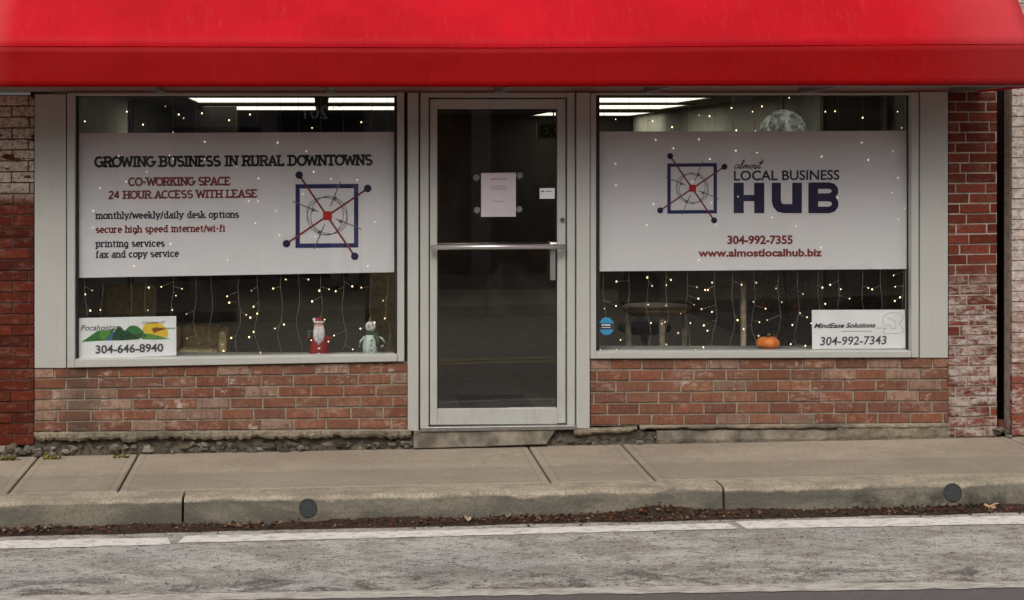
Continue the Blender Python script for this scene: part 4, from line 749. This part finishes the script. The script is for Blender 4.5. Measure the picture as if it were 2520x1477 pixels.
# ---------------------------------------------------------------- room furniture
def chair(q, wd, hb, hs, dp, label):
    c = thing('armchair', q, label, 'armchair', 'upholstered chairs behind the left window'); rr = .05
    g = MB(); g.box(q+Vector((-wd/2, dp/2-.10, hs-.06)), q+Vector((wd/2, dp/2, hb))); b = obj('backrest', g, M['olive'], c, .045)
    g = MB(); g.box(q+Vector((-wd/2, -dp/2, hs-.10)), q+Vector((wd/2, dp/2-.101, hs))); obj('seat', g, M['olive'], c, .04)
    for sx in (-1, 1):
        g = MB(); g.box(q+Vector((sx*(wd/2+.03)-.03, -dp/2, .12)), q+Vector((sx*(wd/2+.03)+.03, dp/2-.05, hs+.13))); obj('armrest', g, M['olive'], c, .025)
        for sy in (-1, 1): g = MB(); g.tube([q+Vector((sx*(wd/2-.04), sy*(dp/2-.06), 0)), q+Vector((sx*(wd/2-.04), sy*(dp/2-.06), hs-.09))], .018, 8); obj('leg', g, M['wood'], c)
    return c
chair(P(306, -.95, z0), .41, .83, .45, .5, 'tall backed olive armchair behind the left window above the mountain sign')
chair(P(492, -.85, z0), .29, .555, .41, .42, 'low olive slipper chair right of the mountain sign behind the left window')
q = P(945, -1.8, z0); cb = thing('cabinet', q, 'dark brown cabinet inside the left window near the door', 'cabinet')
g = MB(); g.box(q+Vector((-.14, -.2, 0)), q+Vector((.16, .25, .95))); obj('carcass', g, M['wood'], cb, .006)
g = MB(); g.box(q+Vector((-.12, -.215, .08)), q+Vector((.14, -.201, .9))); obj('cabinet_door', g, M['olive'], cb, .004)
q = P(1617, -.75, z0); tb = thing('round_table', q, 'small round dark table on pale turned legs behind the right window', 'table')
zt_ = at(0, 752, -.75)[2]-z0
g = MB(); g.lathe(q+Vector((0, 0, zt_-.05)), [(.22, 0), (.245, .015), (.245, .04), (.23, .05)], 28); obj('tabletop', g, M['wood'], tb)
for X, dy in ((1549, .05), (1620, -.15), (1690, .08)):
    a = P(X, -.75-dy*.2, z0); g = MB(); g.lathe(Vector((a.x, q.y+dy, z0)), [(.013, 0), (.018, .05), (.012, .1), (.020, .2), (.016, .3), (.022, zt_-.12), (.018, zt_-.052)], 12); obj('leg', g, M['pale_wood'], tb)
q = P(1829.5, -.45, zr); 
q.z = z0; wp = thing('wooden_post', q, 'pale turned wooden post standing behind the right window beside the fir tree', 'post'); zp = at(0, 686, -.45)[2]-z0
g = MB(); g.lathe(q, [(.035, 0), (.035, .04), (.02, .06), (.018, .3), (.021, .33), (.018, .36), (.021, zp-.16), (.015, zp-.12), (.021, zp-.08), (.022, zp-.02)], 14); obj('shaft', g, M['pale_wood'], wp)
g = MB(); g.box(q+Vector((-.12, -.12, 0)), q+Vector((.12, .12, .02))); obj('base', g, M['wood'], wp)
q = P(1585, -1.6, z0); oc = thing('office_chair', q, 'black round backed office chair behind the table inside the right window', 'chair')
g = MB(); g.ball(q+Vector((0, .18, .72)), .2, 16, .85, .25, 1); obj('backrest', g, M['black'], oc)
g = MB(); g.lathe(q+Vector((0, 0, .42)), [(.15, 0), (.2, .02), (.2, .06), (.17, .08)], 20); obj('seat', g, M['black'], oc)
g = MB(); g.tube([q+Vector((0, 0, .05)), q+Vector((0, 0, .43))], .025, 10); g.tube([q+Vector((0, .1, .45)), q+Vector((0, .19, .6))], .02, 8); obj('column', g, M['steel'], oc)
g = MB(); [g.tube([q+Vector((0, 0, .08)), q+Vector((.24*math.cos(a), .24*math.sin(a), .03))], [.022, .014], 8) for a in (0, 1.26, 2.51, 3.77, 5.03)]; obj('star_base', g, M['black'], oc)
q = P(2115, -1.3, z0); oc = thing('tall_stool', q, 'tall black stool inside the right window above the phone sign', 'stool')
g = MB(); g.box(q+Vector((-.1, .08, .7)), q+Vector((.1, .12, 1.05))); obj('backrest', g, M['black'], oc, .03)
g = MB(); g.lathe(q+Vector((0, 0, .62)), [(.14, 0), (.17, .02), (.17, .06), (.15, .08)], 20); obj('seat', g, M['black'], oc)
for sx in (-1, 1):
    for sy in (-1, 1): g = MB(); g.tube([q+Vector((sx*.17, sy*.17, 0)), q+Vector((sx*.09, sy*.09, .63))], .014, 8); obj('leg', g, M['black'], oc)
q = P(1930, -1.0, z0); xt = thing('fir_tree', q, 'dark decorated fir tree inside the right window behind the pumpkin', 'christmas tree'); rt = random.Random(9)
g = MB(); g.tube([q, q+Vector((0, 0, 1.5))], [.03, .01], 8); obj('trunk', g, M['wood'], xt)
g = MB()
for i in range(3600):
    z = rt.uniform(.12, 1.55); rm = .40*(1-z/1.7)+.03; a = rt.uniform(0, 6.28); r_ = rm*rt.random()**.45; b = q+Vector((r_*math.cos(a), r_*math.sin(a), z)); d = Vector((math.cos(a+rt.uniform(-.6, .6)), math.sin(a+rt.uniform(-.6, .6)), rt.uniform(-.5, .3))).normalized(); s_ = d.cross(Vector((0, 0, 1))).normalized()*.006; ln = rt.uniform(.03, .07)
    o = len(g.v); g.v += [b-s_, b+s_, b+d*ln]; g.face((o, o+1, o+2))
obj('foliage', g, M['needle'], xt)
M['bred'] = simple('red bauble', (.45, .03, .02), .25, .1, 10); M['bblue'] = simple('blue bauble', (.02, .05, .32), .25, .1, 10); M['bteal'] = simple('teal bauble', (.02, .2, .22), .25, .1, 10); M['bgold'] = simple('gold bauble', (.5, .3, .06), .25, .1, 10)
for X, Y, m_, lab in ((1873, 682, 'bred', 'red bauble high on the fir tree just under the HUB banner'), (1812, 712, 'bred', 'red bauble on the fir tree just left of the turned post'), (1985, 740, 'bred', 'dull red bauble at the middle right of the fir tree'), (1957, 757, 'bred', 'red bauble above the lower right fir branches'), (1877, 752, 'bred', 'red bauble on the fir tree right of the turned post'), (1905, 830, 'bred', 'red bauble just above the pumpkin'), (1928, 716, 'bblue', 'blue bauble in the middle of the fir tree'), (1985, 702, 'bteal', 'teal bauble at the upper right of the fir tree'), (1867, 826, 'bteal', 'pale teal bauble left of the pumpkin on the fir tree')):
    c = at(X, Y, -.62 if abs(X-1930) < 80 else -.75); bb = thing('bauble', c, lab, 'bauble', 'baubles on the fir tree'); g = MB(); g.ball(c, .014, 12); obj('globe', g, M[m_], bb); g = MB(); g.tube([c+Vector((0, 0, .013)), c+Vector((0, 0, .02))], .004, 8); obj('cap', g, M['bgold'], bb)
# ceiling fittings
for i, (x0, x1, ya, yb2, lab) in enumerate(((-1.22, -.03, 3.5, 4.9, 'front lit ceiling panel seen at the left end of the left window'), (.04, 1.25, 3.5, 4.9, 'front lit ceiling panel seen at the right end of the left window'), (2.38, 3.50, 3.5, 4.9, 'front lit ceiling panel seen in the right window'), (-1.27, -.03, 5.9, 7.4, 'middle row lit ceiling panel at the left of the left window'), (.05, 1.35, 5.9, 7.4, 'middle row lit ceiling panel at the right of the left window'), (2.5, 3.80, 5.5, 7.0, 'middle row lit ceiling panel in the right window'), (2.7, 4.05, 8.3, 9.9, 'rearmost lit ceiling panel seen in the right window'))):
    c = thing('ceiling_light', ((x0+x1)/2, (ya+yb2)/2, CE), lab, 'ceiling light', 'lit ceiling panels in the shop')
    g = MB(); g.box((x0+.03, ya+.03, CE-.012), (x1-.03, yb2-.03, CE-.004)); obj('diffuser', g, M['panel'], c)
    g = MB(); e = .03
    for lo, hi in (((x0, ya, CE-.02), (x1, ya+e, CE-.001)), ((x0, yb2-e, CE-.02), (x1, yb2, CE-.001)), ((x0, ya+e, CE-.02), (x0+e, yb2-e, CE-.001)), ((x1-e, ya+e, CE-.02), (x1, yb2-e, CE-.001))): g.box(lo, hi)
    obj('frame', g, M['ceil'], c)
q = P(1928, -2.6, 0); q.z = at(0, 330, -2.6)[2]; pl = thing('pendant_lamp', q, 'fluted milky glass pendant lamp shade showing above the right banner', 'lamp')  # added glowing shape in place of a reflection in the window
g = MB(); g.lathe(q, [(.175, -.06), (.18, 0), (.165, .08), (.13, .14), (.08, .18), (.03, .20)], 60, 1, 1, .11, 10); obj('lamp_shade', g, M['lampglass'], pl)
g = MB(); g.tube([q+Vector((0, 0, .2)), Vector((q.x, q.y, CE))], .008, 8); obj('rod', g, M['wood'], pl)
q = P(1360, -2.5, 0); c0 = at(1362, 341, -2.5); ex = thing('exit_sign', c0, 'dull yellow exit sign hanging inside, seen through the top right of the door glass', 'sign')
g = MB(); g.prism([(1322, 303), (1403, 303), (1403, 341), (1322, 341)], -2.5, -2.55); obj('board', g, simple('exit board', (.17, .15, .03), .5, .1, 9), ex)
g = MB(); font_text(g, 'EXIT', 1331, 1397, 336, 336, 27, -2.497, .02); obj('lettering', g, M['inkblack'], ex)
g = MB(); g.tube([at(1362, 303, -2.525), Vector((at(1362, 303, -2.525).x, 2.525, CE))], .006, 6); obj('hanger', g, M['black'], ex)
g = MB(); z_ = z0+.002; g.box((.99, .55, z_), (1.49, 1.2, z_+.012)); tag(obj('door_mat', g, M['matrug'], None, .004), 'black rubber door mat on the floor just inside the glass door', 'door mat')
# ---------------------------------------------------------------- kerb drain outlets
for X, Y, lab in ((758, 1250, 'round dark drain outlet in the kerb left of the door'), (2344, 1212, 'round dark drain outlet in the stained kerb near the right picture edge')):
    pf = 1.227; c = at(X, Y, pf); dr = thing('drain_outlet', c, lab, 'drain outlet', 'drain outlets in the kerb face')
    g = MB(); g.smooth = True; n = 28; o = len(g.v)
    for r_, dp in ((.053, -.004), (.052, .003), (.047, .003), (.045, -.001)):
        for k in range(n): a = 2*math.pi*k/n; g.v.append(c+Vector((r_*math.cos(a), -dp-.004-.09*r_*math.sin(a)*-1*.9, r_*math.sin(a))))
    for i in range(3):
        for k in range(n): a = o+i*n+k; b = o+i*n+(k+1) % n; g.face((a, b, b+n, a+n))
    obj('rim', g, M['drain'], dr)
    g = MB(); g.v += [c+Vector((.045*math.cos(2*math.pi*k/n), -.005+.08*.045*math.sin(2*math.pi*k/n), .045*math.sin(2*math.pi*k/n))) for k in range(n)]; g.face(range(n)); obj('grate', g, M['drain'], dr)
# ---------------------------------------------------------------- far side of the street, mirrored in the glass
ob = thing('street_building', (0, -12.4, 0), 'plain grey two storey building across the street', 'building')
g = MB(); g.box((-14, -20, -.6), (1.2, -12.42, 6.2)); obj('wall', g, M['facade_o'], ob)
g = MB(); g.box((-2.2, -12.43, 0), (-.9, -12.36, 2.3)); g.box((-6.5, -12.43, .7), (-3, -12.37, 2.4)); obj('window', g, M['black'], ob)
g = MB(); g.box((-.62, -12.44, -.2), (.62, -12.36, 2.75)); dd = obj('door', g, M['black'], ob)
g = MB(); cu = MB(); font_text(cu, '201', 0, 100, 0, 0, 60, 0, .01); xm = [v.x for v in cu.v]; zm = [v.z for v in cu.v]
for v in cu.v: g.v.append(Vector((.20-.5*(v.x-min(xm))/(max(xm)-min(xm))*.72-.09, -12.35, 2.42+.2*(v.z-min(zm))/(max(zm)-min(zm)))))
for f_ in cu.f: g.face(f_)
obj('number', g, M['white'], dd)
ob = thing('street_building', (5, -12.4, 0), 'red brick building across the street with pale pilasters', 'building')
bm = simple('far brick', (.13, .05, .035), .9, .35, 3)
g = MB(); g.box((1.2, -20, -.6), (14, -12.4, 5.4)); obj('wall', g, bm, ob)
for x in (2.2, 3.8, 6, 8.4): g = MB(); g.box((x, -12.39, 0), (x+.28, -12.2, 4.2)); obj('pilaster', g, M['facade_o'], ob)
for x in (1.7, 3.0, 5.2, 7.4): g = MB(); g.box((x, -12.385, 2.9), (x+.5, -12.3, 3.05)); obj('sill', g, M['alu'], ob)
g = MB(); g.box((2.6, -12.41, .6), (3.6, -12.36, 2.6)); g.box((4.3, -12.41, .6), (5.8, -12.36, 2.6)); obj('window', g, M['black'], ob)

# ---------------------------------------------------------------- the person across the street, mirrored in the left pane
zf_ = zfs(.33, 10.15); px = .33; py = -10.45
pn = thing('person', (px, py, zf_), 'person in grey jeans and a dark jacket standing across the street holding up a phone', 'person')
def skin_mesh(name, nodes, edges, mat, sub=2):
    me = bpy.data.meshes.new(name); me.from_pydata([q[:3] for q in nodes], edges, []); o = bpy.data.objects.new(name, me); col.objects.link(o); o.parent = pn
    me.materials.append(mat); m = o.modifiers.new('skin', 'SKIN'); m.use_smooth_shade = True
    for v, q in zip(me.skin_vertices[0].data, nodes): v.radius = (q[3], q[3]*(q[4] if len(q) > 4 else 1)); v.use_root = False
    me.skin_vertices[0].data[0].use_root = True; m = o.modifiers.new('sub', 'SUBSURF'); m.levels = m.render_levels = sub
    return o
skin_mesh('body', [(0, 0, .93, .13, .75), (0, 0, 1.10, .125, .75), (0, 0, 1.30, .145, .7), (0, 0, 1.42, .12, .6), (0, .0, 1.50, .055), (0, .02, 1.58, .07), (0, .02, 1.66, .085), (0, .01, 1.74, .06),
  (.17, 0, 1.42, .06), (.25, .06, 1.20, .05), (.12, .24, 1.38, .042), (.07, .30, 1.50, .03), (-.17, 0, 1.42, .06), (-.25, .06, 1.20, .05), (-.12, .24, 1.38, .042), (-.07, .30, 1.50, .03),
  (.09, 0, .82, .095), (.10, .01, .48, .062), (.11, -.01, .10, .042), (.12, .10, .03, .036), (-.09, 0, .82, .095), (-.11, .02, .48, .062), (-.13, .0, .10, .042), (-.14, .11, .03, .036)],
  [(0, 1), (1, 2), (2, 3), (3, 4), (4, 5), (5, 6), (6, 7), (3, 8), (8, 9), (9, 10), (10, 11), (3, 12), (12, 13), (13, 14), (14, 15), (0, 16), (16, 17), (17, 18), (18, 19), (0, 20), (20, 21), (21, 22), (22, 23)], M['skin'])
skin_mesh('jeans', [(0, 0, .98, .15, .8), (.095, 0, .82, .112), (.105, .01, .48, .085), (.115, -.01, .07, .075), (-.095, 0, .82, .112), (-.115, .02, .48, .085), (-.135, 0, .07, .075)], [(0, 1), (1, 2), (2, 3), (0, 4), (4, 5), (5, 6)], M['jeans'])
skin_mesh('jacket', [(0, 0, .96, .16, .8), (0, 0, 1.12, .15, .8), (0, 0, 1.32, .165, .75), (0, 0, 1.43, .13, .65), (.18, 0, 1.42, .075), (.255, .06, 1.20, .066), (.13, .22, 1.36, .052), (-.18, 0, 1.42, .075), (-.255, .06, 1.20, .066), (-.13, .22, 1.36, .052)], [(0, 1), (1, 2), (2, 3), (3, 4), (4, 5), (5, 6), (3, 7), (7, 8), (8, 9)], M['jacket'])
for sx in (-1, 1):
    skin_mesh('hand', [(sx*.07, .31, 1.50, .024, .5), (sx*.065, .33, 1.57, .03, .45)]+[(sx*(.045+.014*i), .345, 1.60+.012*(i % 2), .009) for i in range(4)]+[(sx*(.03+.012*i), .355, 1.63, .008) for i in range(4)]+[(sx*.045, .30, 1.54, .010), (sx*.03, .30, 1.58, .009)], [(0, 1)]+[(1, 2+i) for i in range(4)]+[(2+i, 6+i) for i in range(4)]+[(0, 10), (10, 11)], M['skin'], 1)
    skin_mesh('shoe', [(sx*.125, -.04, .04, .045), (sx*.13, .06, .04, .045), (sx*.14, .17, .03, .034)], [(0, 1), (1, 2)], M['black'])
    g = MB(); c0 = Vector((px, py, zf_)); g.ball(c0+Vector((sx*.032, .098, 1.665)), .011, 10); obj('eye', g, M['black'], pn); g = MB(); g.ball(c0+Vector((sx*.088, .015, 1.65)), .022, 10, .4, .7, 1.2); obj('ear', g, M['skin'], pn)
g = MB(); g.ball(c0+Vector((0, .112, 1.635)), .016, 10, .8, 1, 1.3); obj('nose', g, M['skin'], pn)
g = MB(); g.ball(c0+Vector((0, .098, 1.595)), .020, 10, 1.1, .4, .3); obj('mouth', g, M['pink'], pn)
g = MB(); g.ball(c0+Vector((0, -.008, 1.70)), .098, 16, 1, 1.02, .92, .06); obj('hair', g, M['wood'], pn)
c0 = Vector((px, py+.365, zf_+1.62)); ph = thing('phone', c0, 'dark phone held upright in both hands by the person across the street', 'phone')
g = MB(); g.box(c0+Vector((-.075, -.004, -.036)), c0+Vector((.075, .004, .036))); obj('phone_case', g, M['black'], ph, .003)
g = MB(); g.tube([c0+Vector((.055, .004, .02)), c0+Vector((.055, .006, .02))], .007, 12); obj('phone_lens', g, M['steel'], ph)
